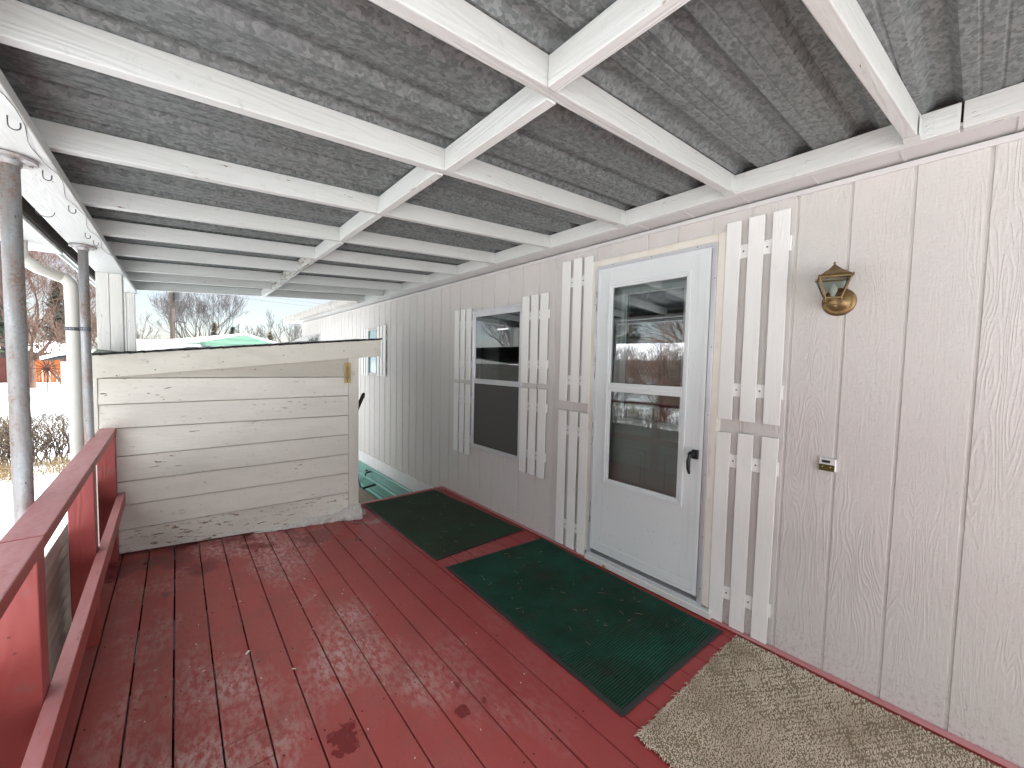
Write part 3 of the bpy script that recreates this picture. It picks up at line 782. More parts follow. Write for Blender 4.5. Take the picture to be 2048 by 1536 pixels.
for i in range(len(rys) - 1):
    ya_, yb_ = rys[i] + .0005 + (.085 if rys[i] == .228 else 0), rys[i + 1] - RWD - .0005 + (.082 if rys[i + 1] == .228 else 0)
    off = -.022 if rys[i + 1] == far_edges[1] else (.018 if rys[i] == far_edges[1] else random.uniform(-.006, .006))
    dz = -.006 if i % 2 else -.002
    if 4.8 < rys[i] < 5.6: dz = -.012
    x0, x1 = xc + off - .020, xc + off + .020
    s = MB(); s.box(x0, x1, ya_, yb_, ZR(xc) + dz, ZR(xc) + dz + .09); s.build('blocking', M['blockrot'] if 3.5 < rys[i] < 5.3 else M['block'], proof, .003)
# ledger along the house (two lengths with a dark butt joint)
s = MB(); s.box(2.2185, 2.258, .085, 6.235, 2.400, 2.497); s.build('ledger_board', M['block'], proof, .002)
s = MB(); s.box(2.2185, 2.258, -.48, .078, 2.400, 2.497); s.build('ledger_board', M['block'], proof, .002)
s = MB()
for yy in (-.25, .16, .55, 1.02, 1.25, 1.75, 2.5, 3.1, 3.8): s.lathe((2.2165, yy, 2.47 - .02 * (int(yy * 10) % 2)), (1, 0, 0), [(.006, 0), (.009, .001), (.009, .002)], 12)
s.build('bolt_head', M['beam'], proof)
# carrying beam on the posts
def beamx(y): return -.336 - .0005 * y
s = MB(); s.hexa([(-.505, -.48, 2.188), (-.331, -.48, 2.188), (-.329, 6.22, 2.188), (-.505, 6.22, 2.188), (-.505, -.48, 2.226), (-.331, -.48, 2.226), (-.329, 6.22, 2.226), (-.505, 6.22, 2.226)])
s.build('beam', M['beam'], proof, .003)
s = MB(); s.box(-.560, -.550, -.48, 6.22, 2.181, 2.31); s.box(2.2585, 2.272, -.48, 6.2, 2.43, 2.545); s.build('gap_shade_strip', M['gapshade'], proof)  # dark strips added as shade beside the beam and behind the ledger
s = MB(); s.box(-.70, -.565, -.48, 3.98, 2.160, 2.178); s.box(-.583, -.567, -.48, 6.25, 2.179, 2.285); s.build('fascia_board', M['beam'], proof, .002, label='outer white board with a dark gap beside the beam')
s = MB(); s.box(-.715, -.704, -.48, 3.99, 2.160, 2.27); s.box(-.665, -.655, 3.991, 7.0, 2.235, 2.27); s.build('drip_edge', M['whitemetal'], proof)
# roof sheets: ribbed galvanised steel
def sheet(y0, y1, zo, name='roof_sheet'):
    s = MB(); prof = []
    y = y0; P_ = .225
    k0 = math.floor((y0 - .13) / P_)
    pts_ = []
    k = k0
    while k * P_ + .13 < y1 + P_:
        c = k * P_ + .13
        for (dy, h) in ((-.050, 0), (-.028, .026), (-.022, .030), (.022, .030), (.028, .026), (.050, 0), (.080, 0), (.084, .0025), (.088, .0025), (.092, 0), (.130, 0), (.134, .0025), (.138, .0025), (.142, 0)):
            pts_.append((c + dy, h))
        k += 1
    pts_ = [(a, b) for a, b in pts_ if y0 <= a <= y1]
    for (a, b) in pts_:
        for x in (-.69, .8, 2.30): s.v.append((x, a, ZR(x) + RH + .002 + zo + b))
    for i in range(len(pts_) - 1):
        for c in range(2):
            q = i * 3 + c; s.f.append((q, q + 3, q + 4, q + 1))
    o = s.build(name, M['galv'], proof); 
    m_ = o.modifiers.new('t', 'SOLIDIFY'); m_.thickness = .001; m_.offset = 1
    return o
edges = [-.52, .35, 1.25, 2.15, 3.05, 3.95, 4.85, 5.75, 6.35]
for i in range(len(edges) - 1): sheet(edges[i], edges[i + 1] + .05, .0015 * (i % 2) + (.0 if i else 0))
s = MB(); s.hexa([(-.66, -.50, ZR(-.66) + RH + .038), (2.2, -.50, ZR(2.2) + RH + .038), (2.2, 6.3, ZR(2.2) + RH + .038), (-.66, 6.3, ZR(-.66) + RH + .038), (-.64, -.48, ZR(-.66) + RH + .10), (2.18, -.48, ZR(2.2) + RH + .09), (2.18, 6.25, ZR(2.2) + RH + .09), (-.64, 6.25, ZR(-.66) + RH + .10)])
s.build('roof_snow', M['snow'], proof)
# half-round gutter and outlet
s = MB(); n_ = 10; ga, gb = -.55, 3.95
for (yy) in (ga, gb):
    for k in range(n_ + 1):
        a = math.pi * k / n_; s.v.append((-.775 - .055 * math.cos(a), yy, 2.225 - .05 * math.sin(a)))
for k in range(n_): s.f.append((k, k + 1, n_ + 1 + k + 1, n_ + 1 + k))
o = s.build('roof_gutter', M['pvc'], proof, smooth=True); sm = o.modifiers.new('t', 'SOLIDIFY'); sm.thickness = .003
# cup hooks in the beam, a light-string wire looped over them
for i, (hx, hy, sz) in enumerate([(-.363, 1.86, 1.1), (-.373, 2.317, 1), (-.370, 2.766, 1), (-.384, 3.314, .9), (-.371, 3.49, .9), (-.36, 1.30, 1.1)]):
    s = MB(); z = 2.187; r = .011 * sz; pts = [(hx, hy, z + .004), (hx, hy, z - .018 * sz)]
    for k in range(9):
        a = math.pi * k / 8; pts.append((hx + r - r * math.cos(a), hy + .002, z - .020 * sz - r * math.sin(a) * 1.0))
    pts.append((hx + 2 * r, hy, z - .010 * sz)); s.tube(pts, .0018, 6)
    s.build('cup_hook', M['greymetal'], proof, smooth=True)
s = MB(); pts = []
for k in range(9):
    a = math.pi * k / 8; pts.append((-.47 + .03 * math.cos(a), 2.93 + .012 * math.cos(a), 2.185 - .03 * math.sin(a)))
s.tube(pts, .0016, 6); s.build('cup_hook', M['greymetal'], proof, smooth=True)
wr = MB(); pts = []
for k in range(70):
    y = -.2 + k * .06; pts.append((-.345 - .012 * math.sin(k * .7) + .006 * noise.noise(Vector((y * 3, 0, 0))), y, 2.184 - .004 * math.sin(k * 1.9)))
wr.tube(pts, .0010, 5); tag(wr.build('string_wire', M['wire']), 'thin dark wire running along the underside edge of the porch beam', 'wire')

# ================================================================== posts and downspout
def post_pipe(x, y, r, z0, z1, label, rad2):
    t = thing('metal_post', label, 'post', (x, y, GROUND), 'galvanised pipe posts carrying the porch beam')
    s = MB(); s.tube([(x, y, z0), (x, y, z0 + (z1 - z0) * .5), (x, y, z1)], r, 28); s.build('pole', M['pipe'], t, smooth=False)
    for p_ in t.children if False else []: pass
    s = MB(); s.lathe((x, y, z1 - .012), (0, 0, 1), [(r + .004, -.02), (r + .006, -.004), (rad2, -.002), (rad2, .009)], 32); s.build('flange', M['pipe'], t, .001)
    s = MB()
    for k in range(4):
        a = k * math.pi / 2 + .4; s.lathe((x + (rad2 * .75) * math.cos(a), y + rad2 * .75 * math.sin(a), z1 - .018), (0, 0, 1), [(.006, 0), (.006, .006)], 6)
    s.build('bolt', M['screw'], t)
    return t
def smoothpipe():
    for o in bpy.data.objects:
        if o.name.startswith('pole') and o.type == 'MESH':
            for p_ in o.data.polygons:
                if len(p_.vertices) == 4: p_.use_smooth = True
post_pipe(-.436, 2.23, .0255, GROUND, 2.187, 'rusty galvanised pipe post nearest the camera outside the red railing', .068)
post_pipe(-.441, 3.70, .0235, GROUND, 2.187, 'grey pipe post in front of the shed corner strapped to the cream downspout', .062)
smoothpipe()
dn = thing('downspout', 'cream plastic downspout with an S-bend strapped to the grey pipe post', 'downspout', (-.498, 3.72, GROUND))
s = MB(); X, Y = -.507, 3.78
pts = [(-.690, Y - .12, 2.185), (-.690, Y - .12, 2.085)]
for k in range(1, 6): a = k / 6 * math.pi / 2 * .86; pts.append((-.690 + .055 * (1 - math.cos(a)), Y - .12 + .02 * k / 6, 2.085 - .055 * math.sin(a)))
pts += [(-.63, Y - .09, 2.012), (-.585, Y - .04, 1.996), (-.56, Y - .01, 1.985)]
for k in range(1, 7): a = k / 7 * math.pi / 2; pts.append((-.56 + .053 * math.sin(a), Y, 1.985 - .065 * (1 - math.cos(a))))
pts += [(X, Y, 1.90), (X, Y, 1.6), (X, Y, 1.0), (X, Y, GROUND + .12)]
s.tube(pts, .0325, 22); s.build('pipe', M['pvc'], dn, smooth=True)
s = MB(); s.tube([(X, Y, 1.905), (X, Y, 1.845)], .0345, 22); s.build('coupling', M['pvc'], dn, smooth=False)
s = MB(); s.lathe((-.690, Y - .12, 2.165), (0, 0, 1), [(.034, 0), (.038, .01), (.060, .05), (.060, .07)], 20); s.build('outlet_cup', M['pvc'], dn)
s = MB()
for (cx, cy, rr) in ((X, Y, .0345), (-.441, 3.70, .0255)):
    n_ = 24
    for zz in (1.652, 1.670):
        pass
    i0 = len(s.v)
    for k in range(n_):
        a = 2 * math.pi * k / n_; s.v.append((cx + rr * math.cos(a), cy + rr * math.sin(a), 1.650)); s.v.append((cx + rr * math.cos(a), cy + rr * math.sin(a), 1.672))
    for k in range(n_): j = (k + 1) % n_; s.f.append((i0 + 2 * k, i0 + 2 * j, i0 + 2 * j + 1, i0 + 2 * k + 1))
o = s.build('strap', M['strap'], dn); sm = o.modifiers.new('t', 'SOLIDIFY'); sm.thickness = .0015
s = MB()
for (cx, cy, rr) in ((X, Y, .0352), (-.441, 3.70, .0262)):
    for k in range(14):
        a = 2 * math.pi * k / 14; s.lathe((cx + rr * math.cos(a), cy + rr * math.sin(a), 1.661), (math.cos(a), math.sin(a), 0), [(.0025, 0), (.0025, .0006)], 6)
s.build('strap_hole', M['farwhite'], dn)
for (x0, x1, y0, y1, lb) in ((-.503, -.346, 4.76, 4.90, 'nearer white boxed wooden post standing on the shed roof'), (-.478, -.345, 6.06, 6.19, 'farther white boxed wooden post at the end of the porch beam')):
    t = thing('wooden_post', lb, 'post', ((x0 + x1) / 2, (y0 + y1) / 2, 1.53), 'boxed wooden posts under the porch beam')
    s = MB(); xm = x0 + (x1 - x0) * .5; s.box(x0, xm - .001, y0, y1, 1.485, 2.187); s.box(xm + .001, x1, y0 + .002, y1, 1.485, 2.187); s.build('post_board', M['postwood'], t, .003)
    s = MB(); s.box(x0 - .04, x1 + .03, y0 - .05, y1 + .04, 1.50, 1.512); s.hexa([(x0 - .03, y0 - .04, 1.512), (x1 + .01, y0 - .04, 1.512), (x1 + .01, y1, 1.512), (x0 - .03, y1, 1.512), (x0 - .005, y0 - .003, 1.545), (x1 - .02, y0 - .003, 1.53), (x1 - .02, y1, 1.53), (x0 - .005, y1, 1.545)]); s.build('post_flashing', M['flash'], t)

# ================================================================== DECK
deck = thing('porch_deck', 'red painted plank porch deck with worn and damp patches', 'deck', (1, 1.5, 0))
PP = .1475; x = -.186 - PP * 2; k = 0
def shed_y(x): return 3.80 + (1.31 - x) * math.tan(.15)
DX1 = W - .006
while x < DX1 - .02:
    x0, x1 = x + .0028, min(x + PP - .0028, DX1)
    ye = 4.115 if x0 > 1.27 else shed_y(x0) + .15
    if x0 > 1.27 or x1 > 1.27: ye = 4.06
    segs = [(-2.4, ye)]
    if k == 4: segs = [(-2.4, 1.640), (1.645, 1.792), (1.797, ye)]       # the small patch piece
    if k == 5: segs = [(-2.4, ye - .42 if False else ye)]
    for (a, b) in segs:
        s = MB(); dz = random.uniform(-.0015, .0015)
        if k == 4 and a == 1.645: dz = .002
        s.box(x0 + (random.uniform(0, .002)), x1, a, b, -.030 + dz, dz); s.build('deck_board', M['deck'], deck, .0025)
    x += PP; k += 1
s = MB(); s.box(1.335, DX1, 4.063, 4.110, -.16, .003); s.build('edge_board', M['rail'], deck, .003)
s = MB(); s.box(2.372, DX1 + .002, -2.3, .95, .0042, .0105); s.box(2.378, DX1 + .002, .95, 4.05, .0042, .008); s.build('edge_strip', M['rail'], deck, .001)
s = MB()
for yy in [-2.2 + .6 * i for i in range(11)]: s.box(-.4, DX1, yy, yy + .04, -.17, -.034)
s.build('joist', M['decksub'], deck)
s = MB(); s.box(-.44, -.41, -2.3, 4.0, -.19, -.032); s.box(-.44, DX1, -2.34, -2.31, -.19, -.032); s.build('rim_board', M['rail'], deck)
s = MB()
for xx in (-.35, .6, 1.6, 2.3):
    for yy in (-2.1, 0, 2, 3.6): s.box(xx - .045, xx + .045, yy - .045, yy + .045, GROUND - .1, -.172)
s.build('leg', M['decksub'], deck)
s = MB()
for k in range(16):
    xx = -.186 + PP * k
    for yy in (.42, 1.02, 1.62, 2.22, 2.82, 3.42):
        for d in (-.025, -PP + .025 + .001):
            s.lathe((xx + d, yy + random.uniform(-.01, .01), .0005), (0, 0, 1), [(.003, 0), (.003, .0022)], 7)
s.build('nail_head', M['decksub'], deck)

# ================================================================== RAILING
rail = thing('railing', 'low red wooden railing with a faded flat cap along the porch edge', 'railing', (-.35, 1.5, 0))
ci = lambda y: -.274 - .018 * y            # inner edge of the cap
CZ = .966
def slant(mb, fx0, fx1, y0, y1, z0, z1):
    mb.hexa([(fx0(y0), y0, z0), (fx1(y0), y0, z0), (fx1(y1), y1, z0), (fx0(y1), y1, z0), (fx0(y0), y0, z1), (fx1(y0), y0, z1), (fx1(y1), y1, z1), (fx0(y1), y1, z1)]); return mb
slant(MB(), lambda y: ci(y) - .089, ci, 1.752, 4.055, CZ - .040, CZ).build('top_rail', M['rail'], rail, .004)
slant(MB(), lambda y: ci(y) - .089, ci, -1.9, 1.749, CZ - .041, CZ - .001).build('top_rail', M['rail'], rail, .004)
li = lambda y: -.248 - .0152 * y
slant(MB(), lambda y: li(y) - .040, li, -1.9, 4.045, .398, .485).build('lower_rail', M['rail'], rail, .003)
for yy in (-1.7, -.57, .57, 1.71, 2.86, 3.955):
    slant(MB(), lambda y: li(y) - .040 - .093, lambda y: li(y) - .0405, yy, yy + .088, .0015, CZ - .0415).build('rail_post', M['rail'], rail, .003)
# corrugated windbreak outside the railing
s = MB(); n_ = 96
for k in range(n_ + 1):
    z = -.72 + k / n_ * 1.325; dx = .0095 * math.cos(2 * math.pi * z / .066)
    s.v.append((-.462 + dx, -2.0, z)); s.v.append((-.462 + dx, 4.0, z))
for k in range(n_): s.f.append((2 * k, 2 * k + 1, 2 * k + 3, 2 * k + 2))
o = s.build('corrugated_panel', M['corr'], smooth=True); sm = o.modifiers.new('t', 'SOLIDIFY'); sm.thickness = .001
tag(o, 'white corrugated metal panel standing just outside the red railing', 'panel')

# ================================================================== SHED
shed = thing('shed', 'small white shed of peeling lapped boards with a sloping snow-topped roof', 'shed', (.5, 4.2, GROUND))
A = .15; sx = lambda u: Vector((1.318 - u * math.cos(A), 3.80 + u * math.sin(A), 0))    # u: metres leftwards along the front
nrm = Vector((-math.sin(A), -math.cos(A), 0))                                        # towards the camera
UW = 1.77
Z0 = [1.66, 1.342, 1.168, .982, .802, .615, .434, .245, .002]      # course lines at the right end (u=0)
Z1 = [1.52, 1.334, 1.141, .964, .753, .563, .383, .197, .026]      # and at the left end
zz_ = lambda i, u: Z0[i] + (Z1[i] - Z0[i]) * u / UW
def P3(u, z, d=0): v = sx(u) + nrm * d; return (v.x, v.y, z)
ub0, ub1 = .094, 1.772
ftop = lambda u: 1.680 - .1043 * u; fbot = lambda u: ftop(u) - .157 - .004 * u
for i in range(8):
    s = MB(); zt = lambda u: min(zz_(i, u), ftop(u) - .03) - (.0045 if i else 0); zb = lambda u: zz_(i + 1, u)
    s.hexa([P3(ub1, zb(ub1), .010), P3(ub0, zb(ub0), .010), P3(ub0, zb(ub0), -.010), P3(ub1, zb(ub1), -.010),
            P3(ub1, zt(ub1), .001), P3(ub0, zt(ub0), .001), P3(ub0, zt(ub0), -.010), P3(ub1, zt(ub1), -.010)])
    s.build('siding_board', M['shedbottom'] if i == 7 else M['shedtopshade'] if i == 0 else M['shedboard'], shed, .0025)
    if i == 0: continue
    b = MB(); zc = lambda u: zz_(i, u) - .0105
    b.hexa([P3(ub1, zc(ub1) - .003, .0065), P3(ub0, zc(ub0) - .003, .0065), P3(ub0, zc(ub0) - .003, 0), P3(ub1, zc(ub1) - .003, 0), P3(ub1, zc(ub1) + .003, .0065), P3(ub0, zc(ub0) + .003, .0065), P3(ub0, zc(ub0) + .003, 0), P3(ub1, zc(ub1) + .003, 0)])
    b.build('bead', M['shedboard'], shed)
def wallb(mb, u0, u1, za, zb, d0, d1):
    return mb.hexa([P3(u1, za, d1), P3(u0, za, d1), P3(u0, za, d0), P3(u1, za, d0), P3(u1, zb, d1), P3(u0, zb, d1), P3(u0, zb, d0), P3(u1, zb, d0)])
wallb(MB(), .004, .092, .0, 1.60, -.012, .014).build('corner_trim', M['shedtrim'], shed, .003)
wallb(MB(), .004, .024, .0, 1.56, -.10, -.0125).build('corner_trim', M['shedtrim'], shed, .003)
wallb(MB(), ub1 + .001, 1.805, -.70, 1.36, -.03, .012).build('corner_trim', M['shedtrim'], shed, .003)
SD = 2.6
def back_wall(name, u0, u1, d0, d1):
    s = MB(); s.hexa([P3(u1, GROUND, -d1), P3(u0, GROUND, -d1), P3(u0, GROUND, -d0), P3(u1, GROUND, -d0), P3(u1, ftop(u1) - .04, -d1), P3(u0, ftop(u0) - .04, -d1), P3(u0, ftop(u0) - .04, -d0), P3(u1, ftop(u1) - .04, -d0)]); s.build(name, M['shedboard'], shed)
# body runs parallel to the house behind the skewed front
s = MB()
xr_, xl_ = 1.30, -.44
for (xa, xb, ya, yb) in ((xr_ - .03, xr_, 3.82, 6.3), (xl_, xl_ + .03, 4.09, 6.3), (xl_, xr_, 6.3, 6.33)):
    s.box(xa, xb, ya, yb, GROUND, 1.38 if xb < 1 else 1.48)
s.build('side_wall', M['shedboard'], shed)
def rz(x): return 1.508 + (x + .42) * .098 + 0
fs = MB(); t_ = .030
fs.hexa([P3(1.79, fbot(1.79), .055), P3(-.19, fbot(-.19), .055), P3(-.19, fbot(-.19), .015), P3(1.79, fbot(1.79), .015), P3(1.79, ftop(1.79), .055), P3(-.19, ftop(-.19), .055), P3(-.19, ftop(-.19), .015), P3(1.79, ftop(1.79), .015)])
fs.build('fascia_board', M['fasciab'], shed, .003)
fs = MB()
def rp(u, y, up):       # roof surface: same pitch as the fascia
    v = sx(u); return (v.x, y, ftop(u) + up)
for d0, d1, up0, up1 in ((0, 0, .002, .014),):
    a = P3(1.83, 0, .05); b = P3(-.205, 0, .05)
    fs.hexa([(a[0], a[1], ftop(1.83) + up0), (b[0], b[1], ftop(-.205) + up0), (b[0], 6.4, ftop(-.205) + up0), (a[0], 6.4, ftop(1.83) + up0), (a[0], a[1], ftop(1.83) + up1), (b[0], b[1], ftop(-.205) + up1), (b[0], 6.4, ftop(-.205) + up1), (a[0], 6.4, ftop(1.83) + up1)])
n_ = 26            # ragged shingle edge
for k in range(n_):
    u0 = 1.82 - k * (2.02 / n_); u1 = u0 - 2.02 / n_ + .004; e = random.uniform(.062, .082); dz = random.uniform(-.006, .001)
    fs.hexa([P3(u0, ftop(u0) + dz, e), P3(u1, ftop(u1) + .001, e), P3(u1, ftop(u1) + .001, 0), P3(u0, ftop(u0) + .001, 0), P3(u0, ftop(u0) + .010, e), P3(u1, ftop(u1) + .0165, e), P3(u1, ftop(u1) + .0165, 0), P3(u0, ftop(u0) + .0145, 0)])
fs.build('shingle_roof', M['shingle'], shed)
ss = MB(); n_ = 60; m_n = 30
for j in range(m_n + 1):
    for k in range(n_ + 1):
        u = 1.50 - k / n_ * 1.66; f = j / m_n
        yb_ = sx(u).y + (-.035); y = yb_ + (6.35 - yb_) * f
        edge = min(1, min(k, n_ - k) / 5, (j) / 2 + .15, (m_n - j) / 4 + .1)
        h = .013 + edge * (.006 + .008 * (noise.noise(Vector((u * 3, y * 2, 2))) + .5))
        if j == 0: h = .0145 + max(0, .010 * noise.noise(Vector((u * 9, 0, 0))))
        ss.v.append((sx(u).x, y, ftop(u) + h))
for j in range(m_n):
    for k in range(n_): a = j * (n_ + 1) + k; ss.f.append((a, a + 1, a + n_ + 2, a + n_ + 1))
ss.build('roof_snow', M['snow'], shed, smooth=True)
s = MB()
for (u, z) in ((.14, 1.60), (.62, 1.555), (1.04, 1.50), (1.45, 1.44), (1.66, 1.40)): s.lathe(P3(u, z - .015 - .02 * u, .0545), nrm, [(.005, 0), (.005, .002)], 8)
s.build('nail_head', M['screw'], shed)

# thermometer and clip on the shed corner
th = thing('thermometer', 'yellowed wall thermometer with printed scale on the shed corner', 'thermometer', P3(.115, 1.37, .02))
s = MB(); u0, u1, za, zb = .077, .132, 1.283, 1.470
wallb(s, u0, u1, za, zb, .0145, .027); s.build('plate', M['yellowwood'], th, .003)
s = MB()
for k in range(13):
    z = 1.318 + k * .0095; L = .016 if k % 2 == 0 else .010
    wallb(s, .108, .108 + L, z, z + .0040, .0268, .0275); wallb(s, .101 - L, .101, z, z + .0040, .0268, .0275)
wallb(s, .100, .109, 1.448, 1.456, .0268, .0275); wallb(s, .098, .111, 1.457, 1.459, .0268, .0275)
s.build('scale_marks', M['ink'], th)
s = MB(); a = P3(.1045, 1.305, .029); b = P3(.1045, 1.445, .029); s.tube([a, b], .0022, 8); s.build('glass_tube', M['glass_lamp'], th)
s = MB(); s.lathe(P3(.1045, 1.302, .028), (0, 0, 1), [(.002, -.006), (.0048, -.003), (.0048, .003), (.002, .006)], 10); s.build('bulb', M['black'], th, smooth=True)
cl = MB(); c_ = P3(.052, 1.375, .018)
for dz in (-.012, .012):
    pts = [];
    for k in range(9):
        a = math.pi * k / 8; q = P3(.052 + .010 * math.cos(a), 1.375 + dz * .4 + math.copysign(.012 * math.sin(a), dz), .019); pts.append(q)
    cl.tube(pts, .0035, 6)
cl.lathe(P3(.052, 1.375, .016), nrm, [(.005, 0), (.005, .006)], 8)
tag(cl.build('cable_clip', M['farwhite'], smooth=True), 'tiny white plastic clip beside the thermometer', 'clip')

# old ice piled at the foot of the shed corner
ic = MB(); n_ = 90; m_n = 12
for j in range(m_n + 1):
    v = j / m_n
    for k in range(n_ + 1):
        u = .0 + k / n_ * .86; t = k / n_
        nn = noise.noise(Vector((u * 6, 1.3, 0))); n2 = noise.noise(Vector((u * 22, v * 3, 4)))
        w_ = max(.0, (.085 * (1 - t) ** .9 + .035 * nn * (1 - t) + .018)) * (1 if t < .97 else .3)
        hgt = max(.001, (.085 * (1 - t) ** 1.3 + .035 * nn * (1 - t * .5) + .012))
        a = v * math.pi / 2
        d = .004 + w_ * math.sin(a) * (1 + .25 * n2); z = .003 + hgt * (math.cos(a) ** .8 if v < 1 else 0) * (1 + .2 * n2)
        ic.v.append(P3(u - .01, z, d))
for j in range(m_n):
    for k in range(n_): a = j * (n_ + 1) + k; ic.f.append((a, a + 1, a + n_ + 2, a + n_ + 1))
tag(ic.build('ice', M['ice'], smooth=True), 'ridge of dirty old ice frozen along the foot of the shed wall', 'ice', kind='stuff')

# ================================================================== MATS AND CARPET
def mat(name, corners, mat_, label, border=.022):
    # corners: FL, FR, NR, NL  (far-left, far-right, near-right, near-left)
    t = thing(name, label, 'doormat', (sum(c[0] for c in corners) / 4, sum(c[1] for c in corners) / 4, 0), 'green doormats on the deck')
    c = [Vector((a, b, 0)) for a, b in corners]
    def bl(u, v): return (c[0] * (1 - u) + c[1] * u) * (1 - v) + (c[3] * (1 - u) + c[2] * u) * v
    nu, nv = 24, 36
    def zf(u, v): return .004 + .003 * (noise.noise(Vector((u * 3 + corners[0][1], v * 3, 1))) + .3) + .010 * max(0, abs(u - .5) * 2 - .90) * 6 * (noise.noise(Vector((v * 5, u, 0))) + .2)
    s = MB(); bu, bv = border / .9, border / 1.5
    for j in range(nv + 1):
        for i in range(nu + 1):
            u = bu + (1 - 2 * bu) * i / nu; v = bv + (1 - 2 * bv) * j / nv; p_ = bl(u, v); s.v.append((p_.x, p_.y, max(.004, zf(u, v)) + .006))
    for j in range(nv):
        for i in range(nu): a = j * (nu + 1) + i; s.f.append((a, a + nu + 1, a + nu + 2, a + 1))
    s.build('pile', mat_, t, smooth=True)
    s = MB(); ring = []
    for i in range(nu): ring.append((i / nu, 0))
    for j in range(nv): ring.append((1, j / nv))
    for i in range(nu): ring.append((1 - i / nu, 1))
    for j in range(nv): ring.append((0, 1 - j / nv))
    N_ = len(ring)
    for (u, v) in ring:
        ui, vi = min(max(u, bu * 1.05), 1 - bu * 1.05), min(max(v, bv * 1.05), 1 - bv * 1.05)
        um, vm = (u + ui * 2) / 3, (v + vi * 2) / 3
        jit = 1 + 0 * u
        o_ = bl(u, v); m_ = bl(um, vm); i_ = bl(ui, vi); z = max(.004, zf(u, v)) - .001
        o_ = o_ + Vector((random.uniform(-.0015, .0015), random.uniform(-.0015, .0015), 0))
        s.v += [(o_.x, o_.y, .0035), (o_.x, o_.y, z + .001), (m_.x, m_.y, z + .004), (i_.x, i_.y, max(.004, zf(ui, vi)) + .0045)]
    for k in range(N_):
        j = (k + 1) % N_
        for q in range(3): s.f.append((4 * k + q, 4 * k + q + 1, 4 * j + q + 1, 4 * j + q))
    s.build('rubber_border', M['blackrubber'], t)
mat('doormat', [(1.452, 4.028), (2.268, 4.022), (2.355, 2.560), (1.462, 2.552)], M['mat_far'], 'dark green worn doormat in front of the window, farther along the deck', .014)
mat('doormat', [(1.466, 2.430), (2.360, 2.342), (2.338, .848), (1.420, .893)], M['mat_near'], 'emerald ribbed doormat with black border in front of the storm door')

rug = thing('carpet', 'frayed beige carpet remnant on the deck nearest the camera', 'carpet', (1.85, .2, 0))
cx0, cx1, cyf, cyn = 1.385, 2.350, .800, -.9
def redge(x, y):       # ragged boundary
    return .010 * noise.noise(Vector((x * 14, y * 14, 0))) + .006 * noise.noise(Vector((x * 47, y * 47, 3)))
s = MB(); nu, nv = 60, 110
for j in range(nv + 1):
    for i in range(nu + 1):
        y = cyn + (cyf - cyn) * j / nv
        xa = cx0 - .0 + (.80 - y) * (-.012) + redge(0, y); xb = cx1 + (.02 * (.8 - y) if y < .8 else 0) * 0 + .35 * redge(5, y)
        x = xa + (xb - xa) * i / nu
        yy = y + (redge(x, 9) if j == nv else 0) - (.018 * (x - cx0) if j > nv - 3 else 0)
        s.v.append((x, yy, .006 + .004 * noise.noise(Vector((x * 5, y * 5, 0))) + .004))
for j in range(nv):
    for i in range(nu): a = j * (nu + 1) + i; s.f.append((a, a + 1, a + nu + 2, a + nu + 1))
s.build('backing', M['carpetback'], rug)
# pile: thousands of small yarn tufts, thinner where the woven diamond lines run
s = MB(); rnd = random.Random(3)
def tuft(x, y, h, lean, wdt):
    a = rnd.uniform(0, 6.283); i = len(s.v); ca, sa = math.cos(a), math.sin(a)
    lx, ly = lean * math.cos(a * 3.3), lean * math.sin(a * 3.3)
    s.v.extend([(x + wdt * ca, y + wdt * sa, .007), (x - wdt * sa, y + wdt * ca, .007), (x - wdt * ca, y - wdt * sa, .007), (x + wdt * sa, y - wdt * ca, .007),
                (x + lx + wdt * .75 * ca, y + ly + wdt * .75 * sa, .007 + h * .8), (x + lx - wdt * .75 * sa, y + ly + wdt * .75 * ca, .007 + h * .8), (x + lx - wdt * .75 * ca, y + ly - wdt * .75 * sa, .007 + h * .8), (x + lx + wdt * .75 * sa, y + ly - wdt * .75 * ca, .007 + h * .8), (x + lx, y + ly, .007 + h)])
    s.f.extend([(i, i + 1, i + 5, i + 4), (i + 1, i + 2, i + 6, i + 5), (i + 2, i + 3, i + 7, i + 6), (i + 3, i, i + 4, i + 7), (i + 4, i + 5, i + 8), (i + 5, i + 6, i + 8), (i + 6, i + 7, i + 8), (i + 7, i + 4, i + 8)])
st = .0066
y = .80
while y > -.45:
    x = cx0 - .005
    while x < cx1:
        jx, jy = x + rnd.uniform(-.003, .003), y + rnd.uniform(-.003, .003) - .018 * (x - cx0) * (1 if y > .5 else (y / .5 if y > 0 else 0))
        if x > cx0 + redge(0, y) + .001 + (.8 - y) * -.012:
            wornband = max(0, min(1, (x - 1.80) / .28))            # the clean, unworn strip by the wall keeps its pattern
            dm1 = abs(((jx * .62 + jy) % .135) - .0675); dm2 = abs(((jx * .62 - jy) % .135) - .0675)
            line = (dm1 < .0075 or dm2 < .0075 or .016 < dm1 < .023 or .016 < dm2 < .023); fineline = ((jx * .62 + jy) % .027 < .009)
            h = .010 + rnd.uniform(-.003, .004) - .003 * (1 - wornband)
            if line and rnd.random() < wornband * .62: x += st; continue
            if fineline and wornband > .3: h *= .5
            if rnd.random() < .06: h *= .5
            tuft(jx, jy, h, rnd.uniform(.001, .004), .0029)
        x += st
    y -= st
s.build('pile', M['carpet'], rug)
s = MB()
